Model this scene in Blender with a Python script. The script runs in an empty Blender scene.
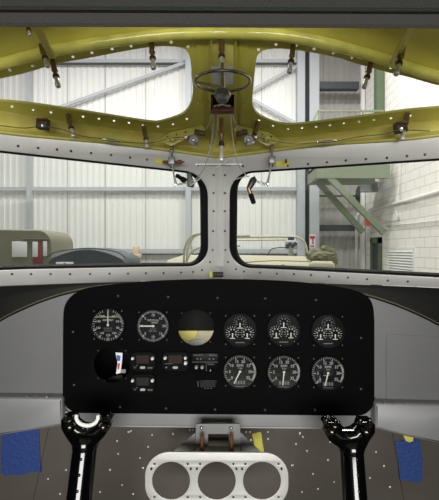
import bpy, bmesh, math, random
from mathutils import Vector, Matrix
random.seed(4)
C = bpy.context.scene.collection
F = 400.0; CU = 219.5; CV = 250.0; H = 2.3
PI = math.pi

def P(u, v, Y):
    return Vector(((u-CU)/F*Y, Y, H+(CV-v)/F*Y))

# ---------------------------------------------------------------- materials
def lin(c):
    c /= 255.0
    return c/12.92 if c <= 0.04045 else ((c+0.055)/1.055)**2.4
def rgb(r, g, b): return (lin(r), lin(g), lin(b), 1)
MATS = {}
def mat(name, col, rough=0.5, metal=0.0, var=0.08, scale=12, bump=0.0, bscale=60, coat=0.0, stretch=None):
    m = bpy.data.materials.new(name); m.use_nodes = True
    nt = m.node_tree; b = nt.nodes['Principled BSDF']
    b.inputs['Roughness'].default_value = rough
    b.inputs['Metallic'].default_value = metal
    b.inputs['Coat Weight'].default_value = coat
    tc = nt.nodes.new('ShaderNodeTexCoord'); mp = nt.nodes.new('ShaderNodeMapping')
    nt.links.new(tc.outputs['Object'], mp.inputs['Vector'])
    if stretch: mp.inputs['Scale'].default_value = stretch
    n = nt.nodes.new('ShaderNodeTexNoise'); n.inputs['Scale'].default_value = scale
    n.inputs['Detail'].default_value = 5
    nt.links.new(mp.outputs['Vector'], n.inputs['Vector'])
    r = nt.nodes.new('ShaderNodeMapRange')
    r.inputs['From Min'].default_value = 0.25; r.inputs['From Max'].default_value = 0.75
    r.inputs['To Min'].default_value = 1-var; r.inputs['To Max'].default_value = 1+var
    nt.links.new(n.outputs['Fac'], r.inputs['Value'])
    mx = nt.nodes.new('ShaderNodeVectorMath'); mx.operation = 'SCALE'
    mx.inputs[0].default_value = col[:3]
    nt.links.new(r.outputs['Result'], mx.inputs['Scale'])
    nt.links.new(mx.outputs['Vector'], b.inputs['Base Color'])
    if bump > 0:
        n2 = nt.nodes.new('ShaderNodeTexNoise'); n2.inputs['Scale'].default_value = bscale
        n2.inputs['Detail'].default_value = 4
        nt.links.new(mp.outputs['Vector'], n2.inputs['Vector'])
        bp = nt.nodes.new('ShaderNodeBump'); bp.inputs['Strength'].default_value = bump
        bp.inputs['Distance'].default_value = 0.01
        nt.links.new(n2.outputs['Fac'], bp.inputs['Height'])
        nt.links.new(bp.outputs['Normal'], b.inputs['Normal'])
    MATS[name] = m
    return m
M = {}
M['chromate'] = mat('zinc_chromate_green', rgb(192,184,84), 0.32, 0.0, 0.16, 9, 0.15, 25)
M['chromate_dark'] = mat('zinc_chromate_web', rgb(204,194,106), 0.4, 0.0, 0.2, 14, 0.15, 30)
M['lip'] = mat('scuffed_primer_highlight', rgb(212,206,100), 0.22, 0.0, 0.32, 14, 0.2, 18)  # scuffed green primer, made lighter so the lip's highlight is in the colour
M['tip'] = mat('bright_fastener_tip', rgb(216,212,204), 0.3, 0.45, 0.1, 40)
M['frame'] = mat('painted_aluminium', rgb(192,191,186), 0.34, 0.3, 0.1, 6, 0.1, 10)
M['frame_bright'] = mat('bare_aluminium_post', rgb(214,213,208), 0.25, 0.35, 0.06, 8, 0.1, 14, stretch=(4,4,0.6))
M['steel'] = mat('screw_steel', rgb(176,173,168), 0.22, 0.85, 0.1, 40)
M['frame_screw'] = mat('frame_screw', rgb(104,101,96), 0.2, 0.85, 0.1, 40)
M['steel_dark'] = mat('dark_screw', rgb(62,61,58), 0.4, 0.6, 0.1, 40)
M['black_screw'] = mat('black_screw', rgb(40,40,40), 0.3, 0.2, 0.1, 40)
M['rivet'] = mat('bright_rivet', rgb(215,208,190), 0.35, 0.4, 0.1, 40)
M['brass'] = mat('brass_cleco', rgb(128,104,66), 0.38, 0.7, 0.2, 60)
M['rust'] = mat('rusty_brown', rgb(104,60,40), 0.6, 0.3, 0.3, 60)
M['bracket'] = mat('dirty_bracket', rgb(78,68,54), 0.5, 0.5, 0.3, 50)
M['rubber'] = mat('black_rubber', rgb(18,18,19), 0.55, 0.0, 0.1, 30)
M['panel'] = mat('matte_black_panel', rgb(5,5,6), 0.7, 0.0, 0.06, 30, 0.1, 900)
M['bezel'] = mat('black_bezel', rgb(10,10,11), 0.35, 0.0, 0.05, 30)
M['dial'] = mat('dial_face', rgb(20,21,22), 0.6, 0.0, 0.03, 30)
M['dial_black'] = mat('black_dial_face', rgb(17,17,18), 0.6, 0.0, 0.03, 30)
M['white'] = mat('white_marking', rgb(158,158,153), 0.6, 0.0, 0.02, 30)
M['white_dim'] = mat('grey_marking', rgb(96,96,93), 0.6, 0.0, 0.02, 30)
M['yellow_mark'] = mat('ochre_marking', rgb(120,112,60), 0.6, 0.0, 0.02, 30)
M['needle'] = mat('needle_paint', rgb(196,194,180), 0.5, 0.0, 0.02, 30)
M['lcd'] = mat('lcd_dark', rgb(44,44,42), 0.2, 0.0, 0.05, 30)
M['lcd_red'] = mat('lcd_brown', rgb(54,44,40), 0.2, 0.0, 0.05, 30)
M['gray_panel'] = mat('grey_side_panel', rgb(100,100,100), 0.5, 0.15, 0.05, 8)
M['strip'] = mat('grey_lower_strip', rgb(132,132,133), 0.4, 0.25, 0.05, 8)
M['deck'] = mat('dark_deck', rgb(32,32,30), 0.95, 0.0, 0.1, 10)
M['olive_edge'] = mat('olive_edge', rgb(88,84,46), 0.5, 0.1, 0.2, 40)
M['firewall'] = mat('dull_steel_firewall', rgb(102,96,88), 0.34, 0.5, 0.3, 3.2, 0.06, 8)
M['vinyl'] = mat('dark_grey_vinyl', rgb(41,38,36), 0.75, 0.0, 0.05, 300, 0.25, 500)
M['vinyl_dark'] = mat('dark_green_grey_vinyl', rgb(30,32,27), 0.75, 0.0, 0.05, 300, 0.25, 500)
M['gloss_black'] = mat('gloss_black_paint', rgb(5,5,6), 0.1, 0.0, 0.02, 20)
M['polished'] = mat('polished_white_metal', rgb(240,240,236), 0.2, 0.0, 0.02, 20)
M['alu_plate'] = mat('brushed_plate', rgb(194,193,188), 0.42, 0.3, 0.05, 12, 0.06, 30)
M['alu_dull'] = mat('dull_bracket_alu', rgb(130,130,128), 0.4, 0.5, 0.12, 12)
M['yellow_tape'] = mat('yellow_masking_tape', rgb(196,188,72), 0.6, 0.0, 0.08, 60, 0.2, 90)
M['yellow_pale'] = mat('pale_yellow_foam', rgb(226,214,120), 0.7, 0.0, 0.05, 30)
M['cream'] = mat('cream_sheet', rgb(196,192,166), 0.7, 0.0, 0.12, 30)
M['blue_tape'] = mat('blue_masking_tape', rgb(18,52,112), 0.6, 0.0, 0.06, 90, 0.2, 120)
M['paper'] = mat('white_paper', rgb(225,225,225), 0.7, 0.0, 0.02, 20)
M['redpaint'] = mat('red_paint', rgb(176,58,58), 0.6, 0.0, 0.05, 20)
M['bluepaint'] = mat('blue_paint', rgb(56,84,170), 0.6, 0.0, 0.05, 20)
M['wire_grey'] = mat('grey_cable', rgb(178,176,168), 0.5, 0.3, 0.05, 20)
M['wire_dark'] = mat('dark_wire', rgb(90,84,62), 0.5, 0.2, 0.05, 20)
# hangar
for k_ in ('panel','bezel','dial','dial_black','deck','rubber','lcd','lcd_red'): M[k_].node_tree.nodes['Principled BSDF'].inputs['Specular IOR Level'].default_value = 0.05
M['h_steel'] = mat('grey_hangar_steel', rgb(176,180,184), 0.6, 0.0, 0.04, 1)
M['h_dark'] = mat('dark_hangar_steel', rgb(66,70,74), 0.6, 0.0, 0.05, 1)
M['h_gap'] = mat('dark_joint', rgb(40,42,44), 0.8, 0.0, 0.05, 1)
M['h_green'] = mat('pale_green_steel', rgb(118,129,106), 0.6, 0.0, 0.06, 1)
M['h_green2'] = mat('green_door_paint', rgb(90,106,78), 0.6, 0.0, 0.06, 1)
M['h_pipe'] = mat('white_conduit', rgb(222,222,218), 0.5, 0.0, 0.03, 2)
M['h_floor'] = mat('hangar_concrete', rgb(150,148,140), 0.4, 0.0, 0.1, 0.7)
M['corr'] = mat('white_corrugated_metal', rgb(226,226,222), 0.55, 0.0, 0.02, 0.5)
M['corr_grey'] = mat('grey_corrugated_metal', rgb(178,176,170), 0.55, 0.0, 0.03, 0.5)
M['olive'] = mat('olive_drab', rgb(122,120,102), 0.65, 0.0, 0.08, 3)
M['slate'] = mat('slate_grey_paint', rgb(74,80,84), 0.55, 0.0, 0.1, 4)
M['maroon'] = mat('maroon_post', rgb(128,62,60), 0.6, 0.0, 0.06, 3)
M['khaki'] = mat('khaki_paint', rgb(186,180,154), 0.65, 0.0, 0.06, 2)
M['net'] = mat('camouflage_net', rgb(112,110,84), 0.85, 0.0, 0.45, 9, 0.8, 12)
M['tyre'] = mat('tyre_rubber', rgb(32,32,32), 0.8, 0.0, 0.1, 6)
M['orange'] = mat('pale_orange', rgb(208,188,156), 0.6, 0.0, 0.1, 5)

def glass(name, tint, refl):
    m = bpy.data.materials.new(name); m.use_nodes = True
    nt = m.node_tree; nt.nodes.clear()
    o = nt.nodes.new('ShaderNodeOutputMaterial'); mx = nt.nodes.new('ShaderNodeMixShader')
    t = nt.nodes.new('ShaderNodeBsdfTransparent'); t.inputs['Color'].default_value = tint
    g = nt.nodes.new('ShaderNodeBsdfGlossy'); g.inputs['Roughness'].default_value = 0.02
    g.inputs['Color'].default_value = (1, 1, 1, 1)
    fr = nt.nodes.new('ShaderNodeFresnel'); fr.inputs['IOR'].default_value = refl
    nt.links.new(fr.outputs[0], mx.inputs[0])
    nt.links.new(t.outputs[0], mx.inputs[1]); nt.links.new(g.outputs[0], mx.inputs[2])
    nt.links.new(mx.outputs[0], o.inputs['Surface'])
    return m
M['glass'] = glass('windshield_glass', (0.9, 0.915, 0.9, 1), 1.45)
M['gauge_glass'] = glass('gauge_glass', (0.95, 0.95, 0.95, 1), 1.3)

def block_mat():
    m = bpy.data.materials.new('painted_block_wall'); m.use_nodes = True
    nt = m.node_tree; b = nt.nodes['Principled BSDF']; b.inputs['Roughness'].default_value = 0.7
    tc = nt.nodes.new('ShaderNodeTexCoord'); sp = nt.nodes.new('ShaderNodeSeparateXYZ'); cb = nt.nodes.new('ShaderNodeCombineXYZ')
    nt.links.new(tc.outputs['Object'], sp.inputs[0])
    nt.links.new(sp.outputs['Y'], cb.inputs['X']); nt.links.new(sp.outputs['Z'], cb.inputs['Y'])
    br = nt.nodes.new('ShaderNodeTexBrick'); br.inputs['Scale'].default_value = 1.0
    br.inputs['Brick Width'].default_value = 0.8; br.inputs['Row Height'].default_value = 0.4
    br.inputs['Mortar Size'].default_value = 0.012
    br.inputs['Color1'].default_value = rgb(238,233,226); br.inputs['Color2'].default_value = rgb(233,228,222)
    br.inputs['Mortar'].default_value = rgb(186,182,176)
    nt.links.new(cb.outputs[0], br.inputs['Vector']); nt.links.new(br.outputs['Color'], b.inputs['Base Color'])
    return m
M['block'] = block_mat()

# ---------------------------------------------------------------- object helpers
def link(name, me, m, parent=None, loc=None):
    o = bpy.data.objects.new(name, me); C.objects.link(o)
    if m is not None:
        me.materials.clear(); me.materials.append(M[m] if isinstance(m, str) else m)
    if parent is not None: o.parent = parent
    if loc is not None: o.location = loc
    return o
def tag(o, label=None, cat=None, group=None, kind=None):
    if label: o['label'] = label
    if cat: o['category'] = cat
    if group: o['group'] = group
    if kind: o['kind'] = kind
    return o
def thing(name, loc, label, cat=None, group=None, kind=None):
    o = bpy.data.objects.new(name, None); C.objects.link(o); o.location = loc; o.empty_display_size = 0.02
    return tag(o, label, cat, group, kind)
def rel(o, parent):
    """world-space mesh put under an unrotated empty"""
    o.data.transform(Matrix.Translation(-Vector(parent.location)))
    return o
def bm_mesh(bm, name='m', smooth=False):
    bmesh.ops.recalc_face_normals(bm, faces=bm.faces[:])
    me = bpy.data.meshes.new(name); bm.to_mesh(me); bm.free()
    if smooth:
        for p in me.polygons: p.use_smooth = True
    return me
def auto_smooth(me, deg=35):
    for p in me.polygons: p.use_smooth = True
    bm = bmesh.new(); bm.from_mesh(me)
    for e in bm.edges:
        if len(e.link_faces) == 2 and e.calc_face_angle(0) > math.radians(deg): e.smooth = False
    bm.to_mesh(me); bm.free()
    return me

def add_box(bm, c, s, rot=None, bev=0.0):
    r = bmesh.ops.create_cube(bm, size=1)
    vs = r['verts']
    mx = Matrix.Translation(Vector(c)) @ (rot.to_4x4() if rot else Matrix.Identity(4)) @ Matrix.Diagonal((*s, 1))
    bmesh.ops.transform(bm, matrix=mx, verts=vs)
    if bev > 0:
        es = list({e for v in vs for e in v.link_edges})
        bmesh.ops.bevel(bm, geom=es, offset=bev, segments=2, affect='EDGES', profile=0.5)
def frame_axes(d):
    d = d.normalized(); a = Vector((0, 0, 1)) if abs(d.z) < 0.9 else Vector((1, 0, 0))
    x = d.cross(a).normalized(); y = d.cross(x).normalized()
    return x, y
def add_bar(bm, a, b, w, h, up=None):
    a = Vector(a); b = Vector(b); d = (b-a).normalized()
    if up is None: x, y = frame_axes(d)
    else: x = d.cross(Vector(up)).normalized(); y = x.cross(d)
    x *= w/2; y *= h/2
    r = [[bm.verts.new(p+x*sx+y*sy) for sx, sy in ((-1,-1),(1,-1),(1,1),(-1,1))] for p in (a, b)]
    for i in range(4):
        j = (i+1) % 4; bm.faces.new((r[0][i], r[0][j], r[1][j], r[1][i]))
    bm.faces.new(r[0]); bm.faces.new(r[1][::-1])
def add_lathe(bm, a, b, prof, seg=16):
    """prof: list of (t, r), t along a->b (0..1), closed with caps"""
    a = Vector(a); b = Vector(b); d = b-a; x, y = frame_axes(d)
    rings = []
    for t, r in prof:
        rings.append([bm.verts.new(a+d*t+(x*math.cos(k*2*PI/seg)+y*math.sin(k*2*PI/seg))*r) for k in range(seg)])
    for q in range(len(rings)-1):
        for k in range(seg):
            j = (k+1) % seg
            bm.faces.new((rings[q][k], rings[q][j], rings[q+1][j], rings[q+1][k]))
    bm.faces.new(rings[0]); bm.faces.new(rings[-1][::-1])
def catmull(pts, n=6, closed=False):
    pts = [Vector(p) for p in pts]; out = []; N = len(pts)
    rng = range(N) if closed else range(N-1)
    for i in rng:
        if closed: p0, p1, p2, p3 = pts[i-1], pts[i], pts[(i+1) % N], pts[(i+2) % N]
        else:
            p1, p2 = pts[i], pts[i+1]
            p0 = pts[i-1] if i else p1*2-p2
            p3 = pts[i+2] if i+2 < N else p2*2-p1
        for k in range(n):
            t = k/n
            out.append(0.5*((2*p1)+(p2-p0)*t+(2*p0-5*p1+4*p2-p3)*t*t+(3*p1-p0-3*p2+p3)*t**3))
    if not closed: out.append(pts[-1])
    return out
def add_tube(bm, pts, r, seg=8, closed=False, smooth_n=0):
    pts = [Vector(p) for p in pts]
    if smooth_n: pts = catmull(pts, smooth_n, closed)
    N = len(pts); rings = []; x = None
    for i, p in enumerate(pts):
        if closed: d = pts[(i+1) % N]-pts[i-1]
        else: d = pts[min(i+1, N-1)]-pts[max(i-1, 0)]
        d.normalize()
        if x is None: x, _ = frame_axes(d)
        x = (x-d*x.dot(d)).normalized(); y = d.cross(x)
        rr = r(i/(N-1)) if callable(r) else r
        rings.append([bm.verts.new(p+(x*math.cos(k*2*PI/seg)+y*math.sin(k*2*PI/seg))*rr) for k in range(seg)])
    for q in range(N if closed else N-1):
        A = rings[q]; B = rings[(q+1) % N]
        for k in range(seg):
            j = (k+1) % seg; bm.faces.new((A[k], A[j], B[j], B[k]))
    if not closed: bm.faces.new(rings[0][::-1]); bm.faces.new(rings[-1])
def lathe_obj(name, a, b, prof, m, parent=None, seg=16):
    bm = bmesh.new(); add_lathe(bm, a, b, prof, seg); me = auto_smooth(bm_mesh(bm))
    o = link(name, me, m, parent)
    if parent is not None: rel(o, parent)
    return o
def tube_obj(name, pts, r, m, parent=None, seg=8, closed=False, smooth_n=6):
    bm = bmesh.new(); add_tube(bm, pts, r, seg, closed, smooth_n); o = link(name, bm_mesh(bm, smooth=True), m, parent)
    if parent is not None: rel(o, parent)
    return o
def box_obj(name, c, s, m, parent=None, rot=None, bev=0.0):
    bm = bmesh.new(); add_box(bm, c, s, rot, bev); o = link(name, auto_smooth(bm_mesh(bm), 50) if bev else bm_mesh(bm), m, parent)
    if parent is not None: rel(o, parent)
    return o
def bar_obj(name, a, b, w, h, m, parent=None, up=None):
    bm = bmesh.new(); add_bar(bm, a, b, w, h, up); o = link(name, bm_mesh(bm), m, parent)
    if parent is not None: rel(o, parent)
    return o

class Plane:
    """a real plane in space with its own 2-D axes (a to the right, b up)"""
    def __init__(s, o, p, q):
        s.o = o; s.x = (p-o).normalized(); n = (p-o).cross(q-o).normalized()
        if n.y > 0: n = -n                      # normal faces the cabin
        s.n = n; s.y = n.cross(s.x)
        if s.y.z < 0: s.y = -s.y
        if s.x.x < 0: s.x = -s.x
        s.n = s.x.cross(s.y)
    def hit(s, u, v):
        cam = Vector((0, 0, H)); d = Vector(((u-CU)/F, 1, (CV-v)/F))
        return cam+d*((s.o-cam).dot(s.n)/d.dot(s.n))
    def to2(s, w): r = w-s.o; return Vector((r.dot(s.x), r.dot(s.y), 0))
    def px(s, u, v): return s.to2(s.hit(u, v))
    def mat(s, off=0.0):
        m = Matrix((s.x, s.y, s.n)).transposed().to_4x4(); m.translation = s.o+s.n*off
        return m
def vertical(Y):
    return Plane(Vector((0, Y, H)), Vector((1, Y, H)), Vector((0, Y, H+1)))

def rounded(pts, seg=6):
    """pts: (x,y) or (x,y,r) -> list of 2-D points with round corners"""
    out = []; N = len(pts)
    for i in range(N):
        p = Vector(pts[i][:2]); r = pts[i][2] if len(pts[i]) > 2 else 0
        if r <= 0: out.append(p); continue
        a = (Vector(pts[i-1][:2])-p); b = (Vector(pts[(i+1) % N][:2])-p)
        ang = a.angle(b); t = min(r/math.tan(ang/2), a.length*0.49, b.length*0.49); r2 = t*math.tan(ang/2)
        a.normalize(); b.normalize(); c = p+(a+b).normalized()*(r2/math.sin(ang/2))
        s = p+a*t-c; e = p+b*t-c; tot = s.angle_signed(e)
        for k in range(seg+1):
            q = s.copy(); q.rotate(Matrix.Rotation(-tot*k/seg, 2)); out.append(c+q)
    return out
def circle(cx, cy, r, n=32):
    return [Vector((cx+r*math.cos(k*2*PI/n), cy+r*math.sin(k*2*PI/n))) for k in range(n)]
def plate_mesh(loops, thick, mtx, bevel=0.0):
    """filled outline with holes, extruded by thick (centred), as a mesh in world space"""
    cu = bpy.data.curves.new('tmp', 'CURVE'); cu.dimensions = '2D'; cu.fill_mode = 'BOTH'
    cu.extrude = max(thick/2-bevel, 0); cu.bevel_depth = bevel; cu.bevel_resolution = 2; cu.offset = -bevel
    for L in loops:
        sp = cu.splines.new('POLY'); sp.points.add(len(L)-1); sp.use_cyclic_u = True
        for i, p in enumerate(L): sp.points[i].co = (p[0], p[1], 0, 1)
    ob = bpy.data.objects.new('tmp', cu); C.objects.link(ob)
    dg = bpy.context.evaluated_depsgraph_get(); dg.update()
    me = bpy.data.meshes.new_from_object(ob.evaluated_get(dg))
    bpy.data.objects.remove(ob); bpy.data.curves.remove(cu)
    bm = bmesh.new(); bm.from_mesh(me); bmesh.ops.remove_doubles(bm, verts=bm.verts[:], dist=1e-6)
    bmesh.ops.transform(bm, matrix=mtx, verts=bm.verts[:]); bm.to_mesh(me); bm.free()
    return me
def plate_obj(name, plane, loops_px, thick, m, parent=None, off=0.0, bevel=0.0, px=True):
    L = [[plane.px(p[0], p[1]) for p in lp] for lp in loops_px] if px else loops_px
    me = plate_mesh(L, thick, plane.mat(off-thick/2), bevel)
    if bevel: auto_smooth(me, 40)
    o = link(name, me, m, parent)
    if parent is not None: rel(o, parent)
    return o
def resample(pts, n):
    pts = [Vector(p) for p in pts]; L = [0]
    for i in range(1, len(pts)): L.append(L[-1]+(pts[i]-pts[i-1]).length)
    out = []
    for k in range(n):
        t = L[-1]*k/(n-1); i = 1
        while i < len(L)-1 and L[i] < t: i += 1
        f = (t-L[i-1])/max(L[i]-L[i-1], 1e-9); out.append(pts[i-1].lerp(pts[i], f))
    return out
def ruled_obj(name, A, B, thick, m, parent=None, n=40, rows=1, sag=None, smooth=True):
    A = resample(A, n); B = resample(B, n); bm = bmesh.new(); g = []
    for r in range(rows+1):
        t = r/rows
        row = []
        for i in range(n):
            p = A[i].lerp(B[i], t)
            if sag: p = p+sag(t, i/(n-1))
            row.append(bm.verts.new(p))
        g.append(row)
    fs = []
    for r in range(rows):
        for i in range(n-1): fs.append(bm.faces.new((g[r][i], g[r][i+1], g[r+1][i+1], g[r+1][i])))
    bmesh.ops.recalc_face_normals(bm, faces=bm.faces[:])
    bmesh.ops.solidify(bm, geom=bm.faces[:], thickness=thick)
    o = link(name, auto_smooth(bm_mesh(bm), 40), m, parent)
    if parent is not None: rel(o, parent)
    return o
def screw_mesh(r, h, slot=True):
    bm = bmesh.new(); add_lathe(bm, (0,0,-h*0.5), (0,0,h), [(0,r),(0.45,r),(0.75,r*0.8),(0.93,r*0.45),(1,r*0.12)], 12)
    if slot:
        add_box(bm, (0,0,h*0.97), (r*1.3, r*0.18, h*0.12)); add_box(bm, (0,0,h*0.97), (r*0.18, r*1.3, h*0.12))
    return auto_smooth(bm_mesh(bm))
SCREW = {}
def screw(name, pos, nrm, m, parent, r=0.003, h=0.0016, slot=False):
    k = (m, r, h, slot)
    if k not in SCREW:
        SCREW[k] = screw_mesh(r, h, slot); SCREW[k].materials.append(M[m])
    o = bpy.data.objects.new(name, SCREW[k]); C.objects.link(o)
    q = Vector((0,0,1)).rotation_difference(Vector(nrm)); o.rotation_mode = 'QUATERNION'; o.rotation_quaternion = q
    if parent is not None:
        o.parent = parent; o.location = Vector(pos)-Vector(parent.location)
    else: o.location = pos
    return o
def text_mesh(s, size, align='CENTER'):
    cu = bpy.data.curves.new('t', 'FONT'); cu.body = s; cu.size = size; cu.align_x = align; cu.align_y = 'CENTER'; cu.offset = size*0.012
    ob = bpy.data.objects.new('t', cu); C.objects.link(ob); dg = bpy.context.evaluated_depsgraph_get(); dg.update()
    me = bpy.data.meshes.new_from_object(ob.evaluated_get(dg)); bpy.data.objects.remove(ob); bpy.data.curves.remove(cu)
    return me
TO_XZ = Matrix.Rotation(PI/2, 4, 'X')     # local xy -> facing -Y (towards the cabin)
def add_text(bm, s, x, z, size, y=0.0, rot=0):
    me = text_mesh(s, size)
    me.transform(Matrix.Translation((x, y, z)) @ TO_XZ @ Matrix.Rotation(rot, 4, 'Z')); bm.from_mesh(me); bpy.data.meshes.remove(me)

# =================================================================== COCKPIT
# windshield planes (two flat panes in a V, leaning aft at the top)
top_c = P(CU, 150, 1.20)
WL = Plane(P(CU, 278, 1.34), P(24, 285, 1.15), top_c)
WR = Plane(P(CU, 278, 1.34), P(415, 285, 1.15), top_c)
# overhead planes
RL = Plane(P(CU, 122, 1.15), P(24, 103, 1.0), P(CU, 46, 0.95))
RR = Plane(P(CU, 122, 1.15), P(415, 103, 1.0), P(CU, 46, 0.95))

def seal_and_pane(name, label, plane, frame_loop, hole_loop, screws_px, out_dir):
    t = thing(name, plane.hit(hole_loop[0][0], hole_loop[0][1]), label, None, None, 'structure')
    plate_obj('window_frame', plane, [frame_loop, hole_loop], 0.006, 'frame', t, off=0.0, bevel=0.0012)
    # inner rubber seal: hole_loop shrunk towards its centre line by a constant width
    H2 = [plane.px(*p) for p in hole_loop]; n = len(H2)
    inner = []
    area = sum(H2[i].x*H2[(i+1) % n].y-H2[(i+1) % n].x*H2[i].y for i in range(n)); sg = 1 if area > 0 else -1
    for i in range(n):
        d = (H2[(i+1) % n]-H2[i-1]).normalized(); nn = Vector((-d.y, d.x, 0))*sg
        w = 0.0065+0.014*max(0, nn.x*out_dir)**2    # rubber is deeper by the centre post
        inner.append(H2[i]+nn*w)
    plate_obj('window_seal', plane, [H2, inner], 0.02, 'rubber', t, off=-0.003, px=False, bevel=0.002)
    g = plate_obj('glass_pane', plane, [H2], 0.004, 'glass', t, off=-0.014, px=False)
    tag(g, 'clear windshield glass')
    for (u, v) in screws_px:
        screw('screw', plane.hit(u, v)+plane.n*0.0003, plane.n, 'frame_screw', t, 0.0035, 0.0032)
    return t
def smooth_loop(pts, n=5):
    return [Vector((p.x, p.y)) for p in catmull([Vector((*p, 0)) for p in pts], n, True)]
# left windshield
fl = rounded([(-24,128,4),(205,155),(CU,157),(CU,281),(150,281),(24,285),(-24,287)])
hl = rounded([(-14,149,8),(208,173.3,26),(208.5,266.5,20),(150,267),(24,269.5),(-14,271,8)], 8)
sl = [(31,274),(50.5,274),(70,274),(90,274),(109.5,273.5),(128,273.5),(146,273),(163.5,273),(181,272.5),(193,272),
      (38,148),(57,149.5),(71,151),(91,153),(111,155),(130,157.5),(147,159.5),(198,165),
      (213.5,175),(213.5,193),(213.5,211),(213,231),(212.5,250),(210,262),(202,270),(12,274),(18,146)]
seal_and_pane('window_1', 'left windshield pane in a grey screwed frame with black rubber seal', WL, fl, hl, sl, -1)
fr = rounded([(463,132,4),(463,289),(407,286),(300,282),(CU,281),(CU,157),(235,155)])
hr = rounded([(453,157.5,8),(229.5,172.5,24),(229,267.5,22),(290,270),(407,276),(453,278.5,8)], 8)
srr = [(244,271.5),(260,272.5),(277,273.5),(294,274),(311,275),(329,276.5),(348,277.5),(367,279),(388,280.5),(408,281.5),
       (308,164),(327,162.3),(346,160.5),(366,159),(387,157.8),(407,156),(425,154.5),(288,165.5),(243,166),
       (225,175),(225,193),(225,211),(225,231),(225.5,250),(228,262),(236,269)]
seal_and_pane('window_2', 'right windshield pane in a grey screwed frame, hangar mezzanine behind', WR, fr, hr, srr, 1)
# centre post: raised shiny strip over the V joint
t = thing('trim_1', P(CU, 275, 1.33), 'bright metal strip on the centre windshield post', None, None, 'structure')
A = [P(u, 158, 1.205-0.004*k) for u, k in ((215.5,0),(217,2),(CU,3),(222,2),(223.5,0))]
B = [P(u, 266, 1.325-0.004*k) for u, k in ((215.5,0),(217,2),(CU,3),(222,2),(223.5,0))]
ruled_obj('post_strip', A, B, 0.002, 'frame_bright', t, n=9, rows=2)
plate_obj('joint_plate', vertical(1.19), [rounded([(195,163.5,1),(242,163.5,1),(242,165,1),(195,165,1)])], 0.004, 'frame_bright', t)
t2 = thing('placard', P(CU, 274, 1.30), 'small black placard under the centre windshield post', 'placard')
rel(box_obj('plate', P(218, 274.5, 1.302), (0.034, 0.004, 0.017), 'lcd'), t2).parent = t2
bm = bmesh.new()
for k in range(5): add_box(bm, P(213.5+k*2.2, 274.5, 1.2985), (0.0025, 0.001, 0.006))
rel(link('marking', bm_mesh(bm), 'olive_edge', t2), t2)
tag(box_obj('tape_strip', P(211, 274.5, 1.302), (0.010, 0.003, 0.019), 'yellow_tape'), 'yellow tape bit beside the black placard under the centre post', 'tape')
t3 = thing('trim_2', P(CU, 279, 1.29), 'thin metal ledge below the centre windshield post', None, None, 'structure')
rel(box_obj('ledge', P(220, 279.3, 1.29), (0.15, 0.03, 0.004), 'frame', None, None, 0.001), t3).parent = t3

# ---------------------------------------------------------------- overhead openings (green chromate sheet)
def hole_cluster(plane, pts, r=0.0036):
    out = []
    for (u, v) in pts:
        c = plane.px(u, v); out.append(circle(c.x, c.y, r, 12))
    return out
oL = smooth_loop([(-30,98),(-30,86),(24,73),(56,63.5),(92,57),(120,51.5),(151,46.5),(172,46),(185,49),(190.5,58),(192.5,78),(193,97),(185,113),(163,121.5),(151,122.3),(115,117),(70,110),(24,103.5)])
ringL = smooth_loop([(-44,112),(-42,72),(24,56),(56,49),(92,43),(120,39),(151,35),(190,32.5)], 5)
def outer(plane, top, bottom): return top+bottom
topL = [(-40,70),(-8,66),(24,58),(56,50),(92,44),(120,40),(151,36),(185,33.5),(CU,33)]
botL = [(CU,141),(190,137),(165,134),(151,132.5),(115,129),(70,122),(24,114.5),(-40,105)]
hL = [(33,66),(52,61.8),(73,57),(92,53),(112,49),(131,46),(171,42),(188,46.5),(10,70),
      (33,110),(51,112.5),(83,116.8),(99,119),(114,121),(129,123),(143,125.5),(158,126.5),(173,124.5),(187,119),(197,111),(67,114.8),(12,106.5)]
oR = smooth_loop([(469,104),(469,90),(438,85),(406,76),(392,73),(356,63),(335,56.5),(295,49.5),(271,48.5),(258,54),(254.5,70),(253,87),(252,103),(257,114),(271,121.5),(283,124.5),(300,124.5),(335,120.5),(370,116),(406,111)])
topR = [(CU,33),(250,33.5),(276,34.5),(300,38),(320,42),(356,51),(392,62),(430,74),(484,86)]
botR = [(484,116),(430,121),(391,124.5),(356,130),(330,133),(300,137),(273,138),(245,140),(CU,141)]
hR = [(258.5,49.5),(276,44.7),(296,45.5),(314,49),(333,53),(352,57.5),(372,62.5),(391,68),(411,73),
      (248,112),(259,120.5),(273,126),(288,129),(302,128),(316,127),(330,125.3),(344,123.4),(359,121.7),(374,120),(391,118.5),(410,116)]
def opening(name, label, plane, top, bot, hole, holes, Wp, wb):
    t = thing(name, plane.hit(*hole[10]), label, None, None, 'structure')
    loop = [Vector((*p, 0)) for p in top]+[Vector((*p, 0)) for p in bot]
    L = [[plane.px(p[0], p[1]) for p in loop], [plane.px(p[0], p[1]) for p in hole]]+hole_cluster(plane, holes)
    me = plate_mesh(L, 0.002, plane.mat(-0.001)); o = link('opening_flange', me, 'chromate', t); rel(o, t)
    # turned rim round the opening
    rim = [plane.hit(p[0], p[1]) for p in hole]; rim2 = [p-plane.n*0.008 for p in rim]
    ruled_obj('rim', rim+[rim[0]], rim2+[rim2[0]], 0.001, 'chromate', t, n=110)
    # web from the flange down to the top of the windshield frame
    A = [plane.hit(p[0], p[1]) for p in sorted(bot)]; B = [Wp.hit(*p) for p in sorted(wb)]
    ruled_obj('web', A, B, 0.002, 'chromate_dark', t, n=30, rows=4, sag=lambda a, b: Vector((0, 0.03*math.sin(a*PI), 0)))
    # bead along the web bottom
    tube_obj('bead', [p+Vector((0, -0.006, 0.002)) for p in B], 0.0045, 'chromate', t)
    return t
wbL = [(-40,128),(24,136),(120,145),(205,156),(CU,158)]
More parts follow.
